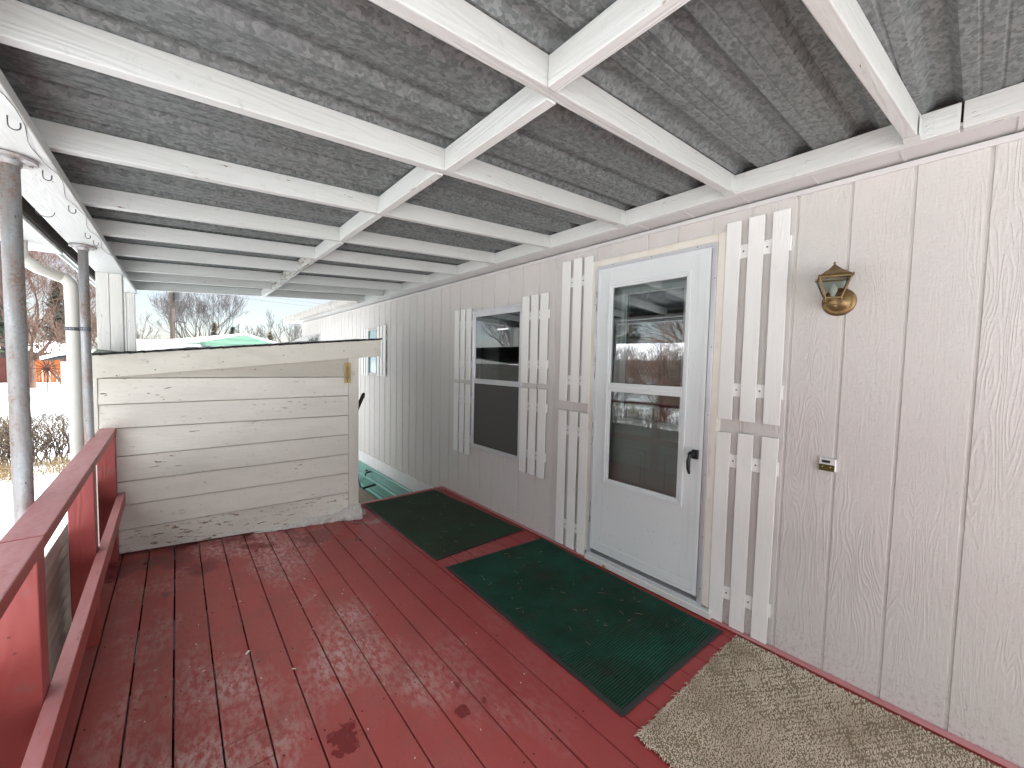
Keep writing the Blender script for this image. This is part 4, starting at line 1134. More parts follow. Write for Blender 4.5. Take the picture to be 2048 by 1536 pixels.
for k in range(260):
    if k < 160: x = rnd.uniform(cx0 - .002, cx1 - .1); y = .80 - .018 * (x - cx0) + rnd.uniform(-.01, .003); dx, dy = rnd.uniform(-.010, .010), rnd.uniform(.004, .022)
    else: x = cx0 + rnd.uniform(-.005, .01); y = rnd.uniform(-.4, .8); dx, dy = rnd.uniform(-.016, -.003), rnd.uniform(-.01, .01)
    s.tube([(x, y, .012), (x + dx * .5, y + dy * .5, .013), (x + dx, y + dy, .004)], [.0018, .0016, .0010], 4)
s.build('frayed_edge', M['carpet'], rug)['kind'] = 'stuff'

# debris on the deck: paint flakes, straw, grit
s = MB(); rnd = random.Random(11)
for k in range(95):
    x = rnd.uniform(-.15, 1.36); y = rnd.uniform(1.2, 3.7)
    if k > 85: x = rnd.uniform(1.5, 2.3); y = rnd.uniform(.95, 3.9)
    a = rnd.uniform(0, 3.14); L = rnd.choice([.0015, .002, .0025, .003, .0055]); w_ = L * rnd.uniform(.3, .7); z = .0045 if x < 1.4 else .017
    c_, s2 = math.cos(a), math.sin(a)
    s.hexa([(x + L * c_ * i - w_ * s2 * j, y + L * s2 * i + w_ * c_ * j, z + dz + (.002 if i > 0 else 0)) for dz in (0, .001) for (i, j) in ((-1, -1), (1, -1), (1, 1), (-1, 1))])
for (px_, py_, L, w_, a) in ((.247, 2.318, .014, .006, .9), (.404, 2.053, .009, .004, 2.4), (.05, 2.55, .006, .002, 1.9), (.27, 2.85, .007, .002, 2.2)):
    c_, s2 = math.cos(a), math.sin(a)
    s.hexa([(px_ + L * c_ * i - w_ * s2 * j, py_ + L * s2 * i + w_ * c_ * j, .0045 + dz) for dz in (0, .0012) for (i, j) in ((-1, -1), (1, -1), (1, 1), (-1, .7))])
tag(s.build('paint_flakes', M['flake']), 'scattered pale paint flakes and grit on the deck boards', 'debris', kind='stuff')
s = MB()
for k in range(75):
    if k < 22: x = rnd.uniform(-.1, 1.3); y = rnd.uniform(1.3, 3.6); z = .004
    else: x = rnd.uniform(1.5, 2.28); y = rnd.uniform(.95, 2.3) if k < 60 else rnd.uniform(2.6, 3.9); z = .0185
    a = rnd.uniform(0, 6.28); L = rnd.uniform(.012, .045); cv = rnd.uniform(-1.6, 1.6); pts = []
    for q in range(6):
        pts.append((x, y, z)); x += L / 5 * math.cos(a + cv * q / 5); y += L / 5 * math.sin(a + cv * q / 5)
    s.tube(pts, .0007, 4)
tag(s.build('straw_bits', M['straw']), 'thin curled bits of straw and grass lying on the mats and deck', 'debris', kind='stuff')
lf = MB(); lx, ly = 2.352, 1.675
for k in range(5):
    a = 1.2 + k * .75; lf.quad((lx, ly, .03), (lx + .014 * math.cos(a - .3), ly + .014 * math.sin(a - .3), .036), (lx + .028 * math.cos(a), ly + .028 * math.sin(a), .034), (lx + .014 * math.cos(a + .3), ly + .014 * math.sin(a + .3), .028))
o = lf.build('dead_leaf', plain('orange_leaf', (.40, .17, .05), .7)); sm = o.modifiers.new('t', 'SOLIDIFY'); sm.thickness = .001
tag(o, 'curled orange dead leaf lying against the white door sill', 'leaf')

# ================================================================== WALL LANTERN, BELL
lan = thing('wall_lantern', 'aged brass carriage lantern with tapered glass panes on the siding', 'wall lamp', (W, .44, 1.83))
s = MB(); s.lathe((W, .440, 1.826), (-1, 0, 0), [(.066, 0), (.066, .004), (.063, .010), (.050, .014), (.046, .013), (.043, .018), (.030, .027), (.022, .034), (.012, .036)], 40); s.build('backplate', M['brass'], lan, smooth=True)
LX, LY = 2.318, .4455
s = MB(); s.tube([(2.39, .440, 1.822), (2.365, .4405, 1.806), (2.34, .442, 1.800), (LX, LY, 1.806)], [.014, .014, .015, .018], 14); s.build('arm', M['brass'], lan, smooth=True)
s = MB(); s.lathe((LX, LY, 1.800), (0, 0, 1), [(.020, 0), (.027, .002), (.027, .018), (.030, .022), (.030, .026)], 28); s.build('cup', M['brass'], lan, smooth=False)
zb_, zt_ = 1.832, 1.924; hb, ht = .028, .058
rot = .30
def lc(h, sx_, sy_, z):
    c_, s2 = math.cos(rot), math.sin(rot); x, y = sx_ * h, sy_ * h
    return Vector((LX + x * c_ - y * s2, LY + x * s2 + y * c_, z))
cn = [(-1, -1), (1, -1), (1, 1), (-1, 1)]
s = MB()
for i in range(4):
    a, b = cn[i], cn[(i + 1) % 4]
    s.bar(lc(hb, *a, zb_), lc(hb, *b, zb_), .007, .007); s.bar(lc(ht, *a, zt_), lc(ht, *b, zt_), .009, .008)
    s.bar(lc(hb, *a, zb_), lc(ht, *a, zt_), .0055, .0055, (1, .2, 0))
    s.tube([lc(hb * 1.03, *a, zb_ - .022), lc(hb * 1.03, *a, zb_ - .016), lc(hb * 1.03, *a, zb_ - .010), lc(hb * 1.03, *a, zb_ - .002)], [.002, .005, .0025, .004], 8)
    s.tube([lc(ht * 1.04, *a, zt_ - .004), lc(ht * 1.04, *a, zt_ + .006), lc(ht * 1.04, *a, zt_ + .012)], [.004, .0042, .0015], 8)
s.build('cage', M['brass'], lan, .0008)
s = MB()
for i in range(4):
    a, b = cn[i], cn[(i + 1) % 4]; s.quad(lc(hb, *a, zb_), lc(hb, *b, zb_), lc(ht, *b, zt_), lc(ht, *a, zt_))
s.build('glass', M['glass_lamp'], lan)
s = MB(); prof = [(1.0, .004), (.97, .010), (.80, .017), (.76, .019), (.70, .024), (.46, .035), (.22, .050), (.08, .060)]
base = len(s.v); ns_ = 8
for (q, h) in prof:
    for i in range(4):
        a, b = cn[i], cn[(i + 1) % 4]
        for k in range(ns_):
            t = k / ns_; px_, py_ = a[0] + (b[0] - a[0]) * t, a[1] + (b[1] - a[1]) * t
            bow = 1 + .0 * t; s.v.append(tuple(lc(ht * q * bow, px_, py_, zt_ + h + (.0045 * math.sin(math.pi * t) if q > .75 else 0))))
n4 = 4 * ns_
for j in range(len(prof) - 1):
    for k in range(n4): a = j * n4 + k; b = j * n4 + (k + 1) % n4; s.f.append((a, b, b + n4, a + n4))
s.f.append(tuple(range((len(prof) - 1) * n4, len(prof) * n4)))
s.build('cap', M['brass'], lan)
s = MB(); s.lathe((LX, LY, zt_ + .058), (0, 0, 1), [(.004, 0), (.0065, .003), (.003, .006), (.005, .009), (.0055, .012), (.0015, .017)], 14); s.build('finial', M['brass'], lan, smooth=True)
s = MB(); s.lathe((LX, LY, zb_ + .001), (0, 0, 1), [(.009, 0), (.009, .014), (.012, .022), (.0165, .034), (.015, .048), (.008, .062), (.002, .070)], 20); s.build('bulb', M['bulb'], lan, smooth=True)
bell = thing('doorbell', 'small silver doorbell plate with a dark slot and an olive lens', 'doorbell', (W, .443, 1.04))
by0, by1, bz0, bz1 = .408, .476, 1.008, 1.071
s = MB(); s.box(2.402, W, by0, by1, bz0, bz1); s.build('plate', M['chrome'], bell, .004)
s = MB(); s.box(2.3995, 2.4018, .431, .463, 1.049, 1.062); s.build('button', M['black'], bell, .0008)
s = MB(); s.box(2.3985, 2.4016, .4135, .4735, 1.010, 1.041); s.build('lens', M['bellamber'], bell, .0008)
s = MB()
for yy in (.428, .459): s.lathe((2.3982, yy, 1.030), (-1, 0, 0), [(.003, 0), (.0015, .0012)], 8)
s.build('lens_mark', M['yellowwood'], bell)

# ================================================================== things behind the shed by the wall
hr = thing('handrail', 'dark wooden handrail rising beside the shed corner', 'handrail', (1.4, 4.8, GROUND))
s = MB(); s.tube([(1.664, 4.62, 1.118), (1.660, 4.62, 1.110), (1.652, 4.62, 1.090), (1.33, 4.62, .36)], [.008, .017, .021, .021], 12); s.build('rail', M['darkwood'], hr, smooth=True)
s = MB(); s.tube([(1.668, 4.62, 1.068), (1.625, 4.63, 1.050)], .010, 8); s.build('stub', M['darkwood'], hr)
s = MB(); s.tube([(1.355, 4.62, .40), (1.345, 4.62, GROUND)], .018, 8); s.build('rail_post', M['darkwood'], hr)
ct = thing('hand_cart', 'silver hand cart handle with black grips by the teal skirting', 'hand cart', (1.9, 5.5, GROUND))
s = MB(); s.tube([(1.93, 5.5, -.285), (1.905, 5.5, -.18), (1.87, 5.52, .02), (1.70, 5.6, .30), (1.45, 5.65, .35)], .014, 10); s.build('handle_tube', M['tube'], ct, smooth=True)
s = MB(); s.tube([(1.948, 5.47, -.293), (2.125, 5.44, -.262)], .017, 10); s.build('grip', M['black'], ct)
s = MB(); s.tube([(1.90, 5.5, -.262), (1.74, 5.54, -.275)], .016, 10); s.build('grip', M['black'], ct)
s = MB(); s.tube([(1.74, 5.54, -.275), (1.6, 5.6, -.5), (1.55, 5.62, GROUND + .02)], .013, 8); s.build('leg', M['tube'], ct, smooth=True)
fc = thing('garden_tap', 'small metal garden tap with a wire on the teal skirting', 'tap', (2.39, 6.35, -.36))
s = MB(); s.tube([(2.40, 6.38, -.335), (2.33, 6.38, -.345), (2.31, 6.37, -.39)], [.016, .016, .013], 10)
for k in range(6): a = k * 1.047; s.bar((2.34, 6.38, -.315), (2.34 + .03 * math.cos(a), 6.38 + .045 * math.sin(a), -.30 + .02 * math.sin(a * 2)), .012, .010)
s.build('tap_body', M['greymetal'], fc)
s = MB(); pts = [(2.33, 6.36, -.40)]
for k in range(8): pts.append((2.33 - .01 * k, 6.36 + .015 * k, -.40 - .045 * math.sin(k / 7 * 1.4) * 2))
s.tube(pts, .005, 6); s.build('wire', M['wire'], fc)

# ================================================================== HEDGE, GRASS
def branch_tree(mb, base, h, spread, depth, seed, r0=.12, lean=(0, 0, 0), first=3, nseg=3, up=.35, minr=.004, ratio=.72, kids=(2, 4), wig=.25, sides=5):
    rn = random.Random(seed)
    def rec(p, d, L, r, lv):
        pts = [p]; q = p; dd = d.copy()
        for i in range(nseg):
            dd = (dd + Vector((rn.uniform(-wig, wig), rn.uniform(-wig, wig), rn.uniform(-wig * .4, wig * .6) + up * .12))).normalized()
            q = q + dd * L / nseg; pts.append(q)
        r2 = max(minr, r * .62)
        rr = [r + (r2 - r) * i / nseg for i in range(nseg + 1)]
        mb.tube(pts, rr, sides if lv < 2 else (4 if lv < 3 else 3), cap=False)
        if lv >= depth: return
        nk = rn.randint(*kids) + (1 if lv == 0 else 0)
        for k in range(nk):
            t = 1 if k == 0 else rn.uniform(.35, 1)
            i = min(nseg - 1, int(t * nseg)); f = t * nseg - i; pp = pts[i].lerp(pts[i + 1], max(0, min(1, f)))
            ang = rn.uniform(.25, .75) * spread * (.6 if k == 0 else 1); az = rn.uniform(0, 6.283)
            o = dd.orthogonal().normalized(); o.rotate(Matrix.Rotation(az, 3, dd).to_quaternion())
            nd = (dd * math.cos(ang) + o * math.sin(ang) + Vector((0, 0, up * .35))).normalized()
            rec(pp, nd, L * rn.uniform(ratio - .12, ratio + .1), r2 * (1 if k == 0 else .75), lv + 1)
    rec(Vector(base), (Vector((0, 0, 1)) + Vector(lean)).normalized(), h, r0, 0)
def tree(name, label, base, h, spread, depth, seed, mat_, r0, group=None, **k):
    t = thing(name, label, 'tree', base, group)
    tr = MB(); p0 = Vector((base[0], base[1], base[2] - .1)); first_h = h * k.pop('trunk', .22)
    rn = random.Random(seed); lean = k.get('lean', (0, 0, 0))
    top = p0 + Vector((lean[0] * first_h, lean[1] * first_h, first_h + .1)); mid = p0.lerp(top, .5) + Vector((rn.uniform(-.05, .05), 0, 0))
    tr.tube([p0, p0 + Vector((0, 0, .25)), mid, top], [r0 * 1.5, r0 * 1.12, r0, r0 * .9], 10); tr.build('trunk', mat_, t, smooth=True)
    cr = MB(); nb = k.pop('limbs', 5)
    for i in range(nb):
        a = 6.283 * i / nb + rn.uniform(-.3, .3); sp = spread * rn.uniform(.5, 1.0)
        branch_tree(cr, top - Vector((0, 0, rn.uniform(0, first_h * .3))), h * .30, spread, depth, seed * 31 + i, r0 * .55, (math.cos(a) * sp, math.sin(a) * sp, 0), **{q: v for q, v in k.items() if q != 'lean'})
    cr.build('crown', mat_, t)
    return t
def hedge(name, label, p0, p1, h, depth_, n, seed):
    t = thing(name, label, 'hedge', (*p0, terr(*p0)), 'bare clipped hedges round the yard')
    rn = random.Random(seed); st_ = MB(); tw = MB(); a = Vector((*p0, 0)); b = Vector((*p1, 0)); d = (b - a).normalized(); q = Vector((-d.y, d.x, 0))
    L = (b - a).length
    for i in range(n):
        u = rn.uniform(0, L); o = rn.uniform(-depth_, depth_) * .45; p_ = a + d * u + q * o; z0 = terr(p_.x, p_.y) - .03
        p_ = Vector((p_.x, p_.y, z0)); dr = Vector((rn.uniform(-.45, .45), rn.uniform(-.3, .3), 1)).normalized()
        pts = [p_]; r = rn.uniform(.007, .016); hh = h * rn.uniform(.8, 1.02); ns_ = 5
        for k in range(ns_):
            dr = (dr + Vector((rn.uniform(-.25, .25), rn.uniform(-.25, .25), .08))).normalized(); pts.append(pts[-1] + dr * hh / ns_)
        st_.tube(pts, [r * (1 - .13 * k) for k in range(ns_ + 1)], 4, cap=False)
        for k in range(8):
            j = rn.randint(1, ns_ - 1); s0 = pts[j].lerp(pts[j + 1] if j + 1 <= ns_ else pts[j], rn.random()); dd = Vector((rn.uniform(-1, 1), rn.uniform(-.7, .7), rn.uniform(.5, 1.5))).normalized(); l = rn.uniform(.14, .38)
            e = s0 + dd * l; lim = z0 + h * rn.uniform(.97, 1.04)
            if e.z > lim: e = s0 + (e - s0) * max(.1, (lim - s0.z) / max(.01, e.z - s0.z))
            m2 = (s0 + e) / 2 + Vector((rn.uniform(-.02, .02), rn.uniform(-.02, .02), 0))
            (tw if rn.random() < .45 else st_).tube([s0, m2, e], [.005, .004, .0025], 3, cap=False)
            for c_ in range(2):
                e2 = m2 + Vector((rn.uniform(-.12, .12), rn.uniform(-.1, .1), rn.uniform(.05, .2)))
                if e2.z < lim: tw.tube([m2, e2], [.003, .0018], 3, cap=False)
    st_.build('stem', M['hedge'], t); tw.build('twig', M['hedgetip'], t)
hedge('hedge', 'bare twiggy clipped hedge beyond the rusty pipe post', (-3.9, 12.0), (.9, 12.3), 1.07, .8, 330, 5)
hedge('hedge', 'bare hedge along the snowy yard left of the porch', (-7.0, -4.0), (-6.6, 11.3), 1.05, .7, 620, 9)
s = MB(); rn = random.Random(21)
for k in range(800):
    c_ = rn.choice([(-2.65, 10.6), (-2.2, 10.9), (-2.45, 11.2), (-1.55, 10.9), (-1.75, 11.3), (-1.2, 11.6), (-2.9, 11.2)])
    x = c_[0] + rn.gauss(0, .17); y = c_[1] + rn.gauss(0, .17); z = terr(x, y); a = rn.uniform(0, 6.28); h = rn.uniform(.10, .42); l = rn.uniform(.03, .25)
    s.tube([(x, y, z), (x + l * .4 * math.cos(a), y + l * .4 * math.sin(a), z + h * .7), (x + l * math.cos(a), y + l * math.sin(a), z + h * rn.uniform(.6, 1))], [.004, .003, .001], 3, cap=False)
tag(s.build('dry_grass', M['drygrass']), 'tufts of dry yellow grass poking through the snow below the hedge', 'grass', kind='stuff')

# ================================================================== FAR YARD ON THE LEFT
fn = thing('wooden_fence', 'orange cedar board fence beyond the snowy yard', 'fence', (*at(90, 765, 38).xy, terr(-6, 38)))
xa, xb = at(36, 765, 38).x, at(122, 765, 38).x
z0 = at(100, 766, 38).z
x = xa; s = MB(); s2_ = MB()
while x < xb:
    s.box(x, x + .135, 38.0, 38.025, z0, at(80, 718, 38).z + random.uniform(-.03, .03)); x += .142
s.build('board', M['cedar'], fn)
s = MB(); s.box(xa, xb, 37.94, 37.999, z0 + .9, z0 + 1.0); s.box(xa, xb, 37.94, 37.999, z0 - .05, z0 + .10); s.build('rail', M['cedar'], fn)
x = xa + .08
while x < xb: s2_.box(x, x + .05, 37.90, 37.94, z0 + .1, z0 + .8); x += .30
s2_.build('picket', M['farwhite'], fn)
s = MB(); s.box(xb, xb + 1.2, 38.0, 38.04, z0, at(80, 722, 38).z); s.build('dark_board', M['fencedark'], fn)
f2 = MB(); x = at(-60, 765, 38).x
while x < xa - .1: f2.box(x, x + .14, 38.1, 38.13, z0 - .1, at(20, 716, 38).z); x += .145
tag(f2.build('board_fence', M['fencedark']), 'dark red board fence left of the orange cedar fence', 'fence')
sb = thing('sunburst_spinner', 'rusty metal sunburst ornament on a thin stake in the snow', 'garden ornament', (*at(96, 797, 28.5).xy, terr(-4.7, 28.5)))
c_ = at(93, 737, 28.5); s = MB()
s.lathe(c_ + Vector((0, .02, 0)), (0, -1, 0), [(.10, 0), (.12, .02), (.06, .05)], 14)
for k in range(14):
    a = 6.283 * k / 14; L = .50 if k % 2 else .42; d = Vector((math.cos(a), 0, math.sin(a))); e = c_ + d * L; p_ = Vector((-d.z, 0, d.x)) * .035
    m_ = c_ + d * L * .45
    s.hexa([c_ + d * .08 - p_ * .5, c_ + d * .08 + p_ * .5, c_ + d * .08 + p_ * .5 + Vector((0, .012, 0)), c_ + d * .08 - p_ * .5 + Vector((0, .012, 0)), e - p_ * .25, e + p_ * .25, e + p_ * .25 + Vector((0, .012, 0)), e - p_ * .25 + Vector((0, .012, 0))])
s.build('sun_rays', M['rustred'], sb)
s = MB(); b_ = at(96, 797, 28.5); s.tube([c_ + Vector((0, .03, 0)), (b_.x, 28.53, terr(b_.x, 28.5) - .1)], .02, 6); s.build('stake', M['greymetal'], sb)
# little white outbuilding with a sagging snowy roof
ws = thing('garden_shed', 'small white lapped outbuilding with a black roof edge under sagging snow', 'shed', (*at(150, 765, 26).xy, terr(-3, 26)))
s = MB(); x0 = at(122, 760, 26).x; zb_ = terr(-3.5, 26) - .1; ztp = at(120, 722, 26).z
for k in range(7): s.box(x0 + .0, x0 + 2.4, 26.0 - .006 * (k % 2), 28.2, zb_ + (ztp - zb_) * k / 7, zb_ + (ztp - zb_) * (k + 1) / 7 - .012)
s.build('wall', M['farwhite'], ws)
s = MB(); prof = []
for k in range(13):
    t = k / 12; prof.append((x0 - .50 + 3.3 * t, ztp + .02 + .30 * math.sin(math.pi * min(1, t * 1.25 + .02)) ** .8))
for (x, z) in prof: s.v += [(x, 25.7, z), (x, 28.4, z), (x, 25.7, z - .05), (x, 28.4, z - .05)]
for k in range(12):
    a = 4 * k; s.f += [(a, a + 1, a + 5, a + 4), (a + 2, a + 6, a + 7, a + 3), (a, a + 4, a + 6, a + 2)]
s.f += [(0, 2, 3, 1)]
s.build('roof', M['shingle'], ws)
s = MB(); i0 = 0
for (x, z) in prof: s.v += [(x - .02, 25.68, z - .02 if x < x0 - .2 else z + .01), (x - .02, 28.38, z + .01), (x - .04, 25.74, z + .13), (x - .04, 28.38, z + .13)]
for k in range(12):
    a = 4 * k; s.f += [(a, a + 4, a + 6, a + 2), (a + 2, a + 6, a + 7, a + 3)]
s.build('roof_snow', M['snow'], ws, smooth=True)
# brown bungalow behind the fence
bh = thing('bungalow', 'low brown bungalow with a snow-covered roof beyond the fence', 'house', (*at(60, 720, 52).xy, terr(-9, 52)))
q0, q1 = at(-40, 700, 52), at(190, 700, 52); ze = at(60, 703, 52).z; zr_ = at(85, 680, 52).z
s = MB(); s.box(q0.x, q1.x, 52, 60, -1, ze); s.build('wall', M['farbrown'], bh)
s = MB(); ov = .7; s.hexa([(q0.x - ov, 51.2, ze - .05), (q1.x + ov, 51.2, ze - .05), (q1.x + ov, 60.5, ze - .05), (q0.x - ov, 60.5, ze - .05), (q0.x + 3.5, 55.5, zr_), (q1.x - 3.5, 55.5, zr_), (q1.x - 3.5, 56, zr_), (q0.x + 3.5, 56, zr_)]); s.build('roof', M['snow'], bh)
for k in range(5):
    s = MB(); xx = q0.x + 1.6 + k * 2.6; s.box(xx, xx + 1.1, 51.95, 52.0, .3, 1.3); s.build('window', M['windowdark'], bh)
# white houses to the left (seen reflected in the glass)
def simple_house(name, label, x, y, w_, d_, hw, hr_, wallm, rotz, cat='house'):
    t = thing(name, label, cat, (x, y, terr(x, y)))
    t.rotation_euler = (0, 0, rotz); s = MB(); M4 = Matrix.Translation((x, y, terr(x, y))) @ Matrix.Rotation(rotz, 4, 'Z')
    def add(nm, mb, mt, par=t, **k):
        mb.v = [tuple(M4 @ Vector(v)) for v in mb.v]; return mb.build(nm, mt, par, **k)
    s.box(-w_ / 2, w_ / 2, -d_ / 2, d_ / 2, -.3, hw)
    for sg in (-1, 1):
        i = len(s.v); s.v += [(sg * w_ / 2, -d_ / 2, hw), (sg * w_ / 2, d_ / 2, hw), (sg * w_ / 2, 0, hw + hr_)]; s.f.append((i, i + 1, i + 2))
    add('wall', s, wallm)
    s = MB(); o_ = .35
    for sg in (-1, 1):
        s.hexa([(-w_ / 2 - o_, sg * (d_ / 2 + o_), hw - hr_ * o_ / (d_ / 2)), (w_ / 2 + o_, sg * (d_ / 2 + o_), hw - hr_ * o_ / (d_ / 2)), (w_ / 2 + o_, 0, hw + hr_), (-w_ / 2 - o_, 0, hw + hr_),
                (-w_ / 2 - o_, sg * (d_ / 2 + o_), hw - hr_ * o_ / (d_ / 2) + .22), (w_ / 2 + o_, sg * (d_ / 2 + o_), hw - hr_ * o_ / (d_ / 2) + .22), (w_ / 2 + o_, 0, hw + hr_ + .22), (-w_ / 2 - o_, 0, hw + hr_ + .22)])
    rf_ = add('roof', s, M['snow'])
    return t, add
t, add = simple_house('neighbour_house', 'long white single-storey house left of the yard beyond the side hedge', -17, 9.5, 12, 4.4, 2.7, .7, M['fargrey'], R_(80))
for k in range(4): s = MB(); s.box(-5 + k * 2.9, -3.7 + k * 2.9, -2.26, -2.2, 1.0, 2.0); add('window', s, M['windowdark'])
s = MB(); s.box(-1.0, 1.8, -2.27, -2.21, .2, 2.1); add('door', s, M['farbrown'])
# mint-green neighbour with gable and carport
mg = thing('mint_house', 'mint green gabled mobile home with snow on its roof behind the shed', 'house', (*at(490, 700, 22).xy, GROUND))
gl, ga_, grt = at(412, 683, 22), at(490, 670, 22), at(560, 690, 22)
s = MB(); zb_ = GROUND
s.v += [(gl.x, 22, zb_), (grt.x, 22, zb_), (grt.x, 22, grt.z), (ga_.x, 22, ga_.z), (gl.x, 22, gl.z)]
back_off = at(305, 680, 40) - at(490, 668, 22); back_off.z = 0
s.v += [tuple(Vector(v) + back_off) for v in s.v[:5]]
s.f += [(0, 1, 2, 3, 4), (9, 8, 7, 6, 5), (0, 4, 9, 5), (1, 6, 7, 2)]
s.build('wall', M['mint'], mg)
s = MB()
for k in range(6):
    z = gl.z - .22 * k + .12; s.box(gl.x + (.0 if z < gl.z else .75), grt.x - (.0 if z < grt.z else .85), 21.985, 21.998, z, z + .012)
s.build('lap_line', M['skirt'], mg)
s = MB(); d3 = back_off; e = .12
def slab(p_, q_, up):
    a = Vector(p_); b = Vector(q_); f_ = Vector((0, -.25, 0)); s.hexa([a + f_, b + f_, b + d3, a + d3, a + f_ + Vector((0, 0, up)), b + f_ + Vector((0, 0, up)), b + d3 + Vector((0, 0, up)), a + d3 + Vector((0, 0, up))])
slab((gl.x - .25, 22, gl.z - .05), (ga_.x, 22, ga_.z + .01), .06); slab((ga_.x, 22, ga_.z + .01), (grt.x + .25, 22, grt.z - .07), .06)
s.build('roof', M['snow'], mg)
s = MB(); s.v = []; s_unused = MB(); s_unused.hexa([(gl.x - .3, 21.8, gl.z - .02), (gl.x - .1, 21.8, gl.z - .02), (gl.x - 8.4, 31, gl.z - .02), (gl.x - 8.9, 31, gl.z - .02), (gl.x - .3, 21.8, gl.z + .13), (gl.x - .1, 21.8, gl.z + .16), (gl.x - 8.4, 31, gl.z + .55), (gl.x - 8.9, 31, gl.z + .45)])
cpt = thing('carport', 'flat white carport with snow beside the mint green house', 'carport', (*at(330, 700, 19).xy, GROUND))
a, b = at(225, 700, 19), at(401, 700, 19); zt_ = at(330, 686, 19).z; zb_ = at(330, 699, 19).z
s = MB(); s.box(a.x, b.x, 19, 23, zb_ + .14, zt_); s.build('roof', M['farwhite'], cpt)
s = MB(); s.box(a.x, b.x - .5, 18.96, 22.5, zt_ + .002, zt_ + .10); s.build('roof_snow', M['snow'], cpt)
s = MB(); s.box(a.x, b.x, 19.4, 19.5, GROUND, zb_ + .138); s.build('wall', M['farwhite'], cpt)
s = MB(); q0, q1 = at(373, 692, 19.3), at(402, 699, 19.3); s.box(q0.x, q1.x, 19.33, 19.39, zb_ - .5, zb_ + .13); s.build('window', M['windowdark'], cpt)
s = MB(); s.box(b.x + .05, b.x + .35, 19.1, 19.3, zb_ - .6, zb_ + .2); s.build('window', M['windowdark'], cpt)

# utility pole with transformer, lamp arm, wires
up_ = thing('utility_pole', 'wooden utility pole with a grey transformer and a small lamp arm', 'utility pole', (*at(345, 700, 46).xy, GROUND))
b_ = at(346, 690, 46); tp = at(344, 560, 46)
s = MB(); s.tube([(b_.x, 46, GROUND), (b_.x, 46, tp.z + .9)], [.20, .165], 12); s.build('pole', M['pole'], up_, smooth=True)
c_ = at(354, 592, 46); s = MB(); s.lathe((c_.x + .10, 45.85, c_.z - .40), (0, 0, 1), [(.24, 0), (.27, .03), (.27, .78), (.2, .84), (.08, .9)], 16); s.build('transformer', M['greymetal'], up_)
s = MB(); p_ = at(352, 610, 46); s.tube([(c_.x + .10, 45.85, c_.z - .28), (p_.x, 45.85, p_.z), (p_.x, 45.85, 2.0)], .03, 6); s.tube([(b_.x, 45.8, c_.z + .2), (c_.x + .3, 45.8, c_.z + .35), (c_.x + .38, 45.8, c_.z - .3)], .012, 5); s.build('conduit', M['greymetal'], up_)
p_, q_ = at(355, 642, 46), at(371, 646, 46); s = MB(); s.tube([(b_.x, 45.85, p_.z - .25), (p_.x, 45.85, p_.z), (q_.x, 45.85, q_.z)], [.03, .05, .06], 8); s.build('lamp_arm', M['black'], up_)
s = MB()
for z in (.1, .45): s.box(b_.x - .26, b_.x - .14, 45.85, 46, tp.z - z, tp.z - z + .06)
s.build('insulator', M['farwhite'], up_)
for (z1_, z2_, lb) in ((at(400, 585, 46).z + .55, at(560, 600, 46).z + .1, 'upper'), (at(400, 585, 46).z + .1, at(560, 600, 46).z - .2, 'lower')):
    s = MB(); pts = []
    for k in range(25):
        t = k / 24; pts.append((b_.x + 34 * t, 46 - 3 * t, z1_ + (z2_ - z1_) * t - 1.2 * math.sin(math.pi * t) * .4))
    s.tube(pts, .012, 4); tag(s.build('power_line', M['wire']), lb + ' thin power line running right from the utility pole', 'power line', 'power lines from the utility pole')

# ================================================================== TREES
def tb(px_, y): p_ = at(px_, 716, y); return (p_.x, p_.y, terr(p_.x, p_.y))
G_ = 'bare trees beyond the yard'
tree('bare_tree', 'wide bare vase-shaped tree behind the mint green house', tb(402, 52), 8.4, .80, 7, 3, M['barkfar'], .20, G_, trunk=.16, limbs=7, up=.34, minr=.006, kids=(2, 3), wig=.20, ratio=.74)
tree('bare_tree', 'rounded bare tree between the wide tree and the end of the house wall', tb(583, 46), 6.2, .75, 5, 8, M['barkfar'], .15, G_, trunk=.24, limbs=5, up=.30, minr=.010, kids=(2, 3), wig=.25)
tree('bare_tree', 'small bare tree just right of the wide vase-shaped tree', tb(505, 52), 5.4, .8, 5, 12, M['barkfar'], .13, G_, trunk=.24, limbs=4, up=.30, minr=.011, kids=(2, 3))
tree('bare_tree', 'low bare tree right beside the white boxed post', tb(292, 50), 3.9, 1.0, 5, 14, M['barkfar'], .10, G_, trunk=.25, limbs=5, up=.2, minr=.009, kids=(2, 3))
tree('bare_tree', 'low bare tree under the far gutter end of the house', tb(622, 40), 4.2, 1.0, 5, 19, M['barkfar'], .10, G_, trunk=.25, limbs=5, up=.2, minr=.009, kids=(2, 3))
tree('bare_tree', 'large reddish-twigged tree overhanging the cedar fence', tb(62, 33), 9.0, .95, 6, 23, M['barkred'], .13, G_, trunk=.17, limbs=7, up=.16, minr=.006, kids=(2, 4), wig=.3)
tree('bare_tree', 'leaning multi-stemmed shrub tree with pale stems beside the sunburst', tb(128, 31), 5.0, .8, 5, 27, M['barkred'], .08, G_, trunk=.08, limbs=8, up=.2, minr=.008, kids=(2, 3), lean=(-.3, 0, 0))
tree('bare_tree', 'grey bare tree behind the boxed posts at left', tb(215, 40), 5.5, .9, 5, 31, M['bark'], .16, G_, trunk=.2, limbs=5, up=.2, minr=.009, kids=(2, 3))
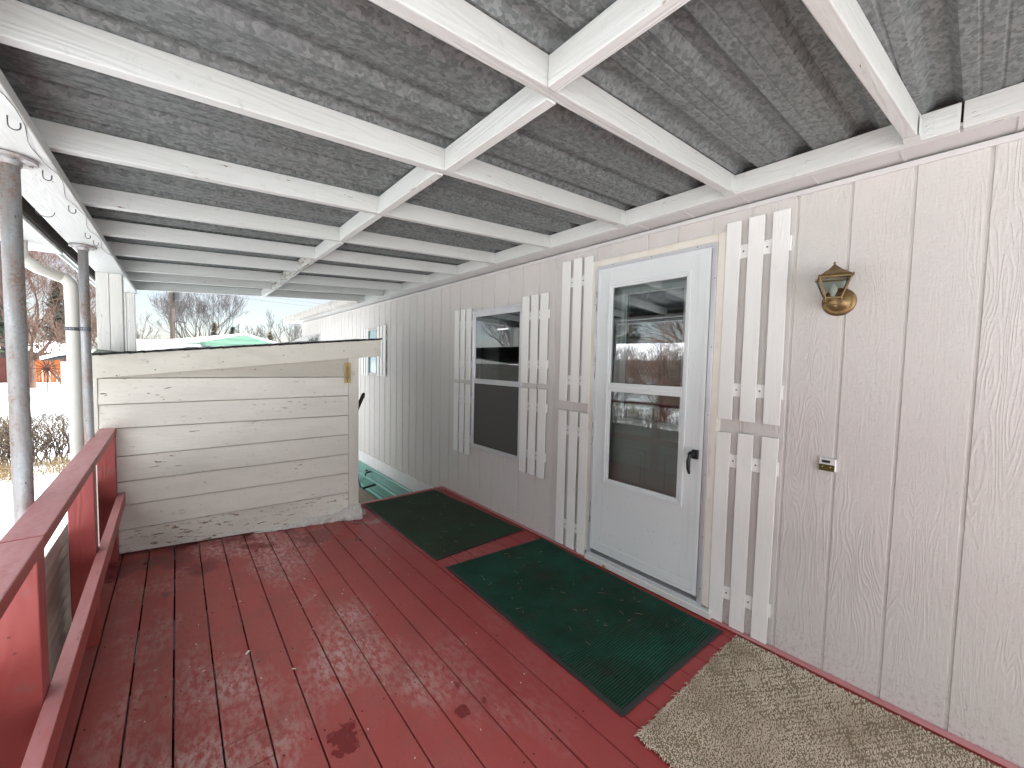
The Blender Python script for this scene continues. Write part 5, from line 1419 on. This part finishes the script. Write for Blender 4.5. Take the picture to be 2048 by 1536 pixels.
for i, (x, y, h, sd_, lb) in enumerate([(-15, 22, 9, 41, 'big spreading bare tree left of the bungalow'), (-24, 12, 10, 43, 'tall bare tree behind the long white house'), (-13, 2, 7, 47, 'bare tree in the side yard nearest the porch'), (-23, 26, 9, 53, 'tall bare tree far to the left of the yard'), (-12.5, 15, 6.5, 59, 'mid-size bare tree between the hedge and the white house')]):
    tree('bare_tree', lb, (x, y, terr(x, y)), h, .9, 5, sd_, M['barkred'] if i % 2 else M['bark'], .22, G_, trunk=.18, limbs=6, up=.25, minr=.010, kids=(2, 4))
for i, (x, y, h, lb) in enumerate([(-8.2, 5.2, 3.4, 'dense bare shrub just beyond the side hedge, nearest the porch'), (-9.0, 7.4, 3.8, 'reddish bare shrub beyond the side hedge, second from the porch'), (-8.4, 9.6, 3.2, 'bare shrub beyond the middle of the side hedge'), (-9.4, 11.6, 4.2, 'tall bare shrub near the corner of the two hedges'), (-8.6, 2.6, 3.6, 'bare shrub opposite the storm door beyond the side hedge')]):
    tree('bare_shrub', lb, (x, y, terr(x, y)), h, 1.0, 5, 70 + i, M['barkred'] if i == 1 else M['bark'], .06, 'bare shrubs beyond the side hedge', trunk=.10, limbs=8, up=.25, minr=.006, kids=(2, 4), wig=.28)
def conifer(label, base, h, r, mat_, seed, n=26):
    t = thing('conifer', label, 'tree', base, 'conifers beyond the yard'); rn = random.Random(seed)
    s = MB(); s.tube([base, (base[0], base[1], base[2] + h)], [h * .022, .01], 8); s.build('trunk', M['bark'], t)
    s = MB()
    for k in range(int(n * h)):
        f = rn.random() ** .8; z = base[2] + h * (.08 + .90 * f); rr = r * (1 - f) ** .8 * rn.uniform(.6, 1.1); a = rn.uniform(0, 6.283)
        c0 = Vector((base[0], base[1], z)); e = c0 + Vector((math.cos(a) * rr, math.sin(a) * rr, -rr * .18 + .05))
        for q in range(5):
            t0 = rn.uniform(.15, 1); p_ = c0.lerp(e, t0); L = h * .05 * rn.uniform(.6, 1.3)
            for w2 in range(2):
                d_ = Vector((rn.uniform(-1, 1), rn.uniform(-1, 1), rn.uniform(-.5, .5))).normalized() * L; o_ = d_.orthogonal().normalized() * L * .14
                s.quad(p_ - o_, p_ + d_ * .5 - o_ * .4, p_ + d_, p_ + o_)
    s.build('crown', mat_, t)
for (px_, y, h, r, mt, sd_, lb) in ((430, 48, 5.2, .85, 'needlebrown', 1, 'brownish conifer in front of the wide bare tree'), (466, 50, 5.0, 1.1, 'needle', 2, 'dark conifer just left of the mint gable peak'), (541, 44, 4.4, 1.1, 'needlebrown', 3, 'rust-brown conifer over the right slope of the mint gable'), (8, 45, 8.5, 2.4, 'needle', 4, 'tall dark conifer at the left edge behind the rusty post'), (120, 58, 9, 2.2, 'needle', 5, 'dark conifer seen beside the downspout')):
    b_ = tb(px_, y); conifer(lb, b_, h, r, M[mt], sd_, 40)
conifer('tall spruce behind the long white house', (-21, 17, terr(-21, 17)), 8, 2, M['needle'], 8, 40)

# ================================================================== every loose screw, bolt, joist, leg ... its own object
def split_loose(o):
    me = o.data; n = len(me.vertices); p = list(range(n))
    def f(a):
        while p[a] != a: p[a] = p[p[a]]; a = p[a]
        return a
    for e in me.edges:
        a, b = f(e.vertices[0]), f(e.vertices[1])
        if a != b: p[a] = b
    isl = {}
    for poly in me.polygons: isl.setdefault(f(poly.vertices[0]), []).append(tuple(poly.vertices))
    if len(isl) < 2: return
    base = o.name.split('.')[0]; first = True
    for faces in isl.values():
        ids = sorted({i for fc in faces for i in fc}); mp = {i: k for k, i in enumerate(ids)}
        nm = bpy.data.meshes.new(base); nm.from_pydata([tuple(me.vertices[i].co) for i in ids], [], [tuple(mp[i] for i in fc) for fc in faces]); nm.update()
        for mt in me.materials: nm.materials.append(mt)
        if first: target = o; first = False
        else: target = o.copy(); C.objects.link(target)
        target.data = nm
for o in list(bpy.data.objects):
    if o.type != 'MESH' or not o.parent: continue
    b = o.name.split('.')[0]
    if b in ('strap_hole', 'screw', 'hinge', 'bolt', 'bolt_head', 'joist', 'picket', 'insulator', 'curtain', 'rim_board', 'partition', 'post_board', 'fascia_board', 'edge_strip', 'base_trim', 'lens_mark', 'gap_shade_strip', 'door_jamb', 'end_wall', 'side_wall', 'threshold') \
       or (b == 'leg' and o.parent == deck) or (b == 'rail' and o.parent == fn) or (b == 'nail_head' and o.parent == shed) or (b == 'fascia' and o.parent == house): split_loose(o)
    elif b == 'nail_head': o['kind'] = 'stuff'
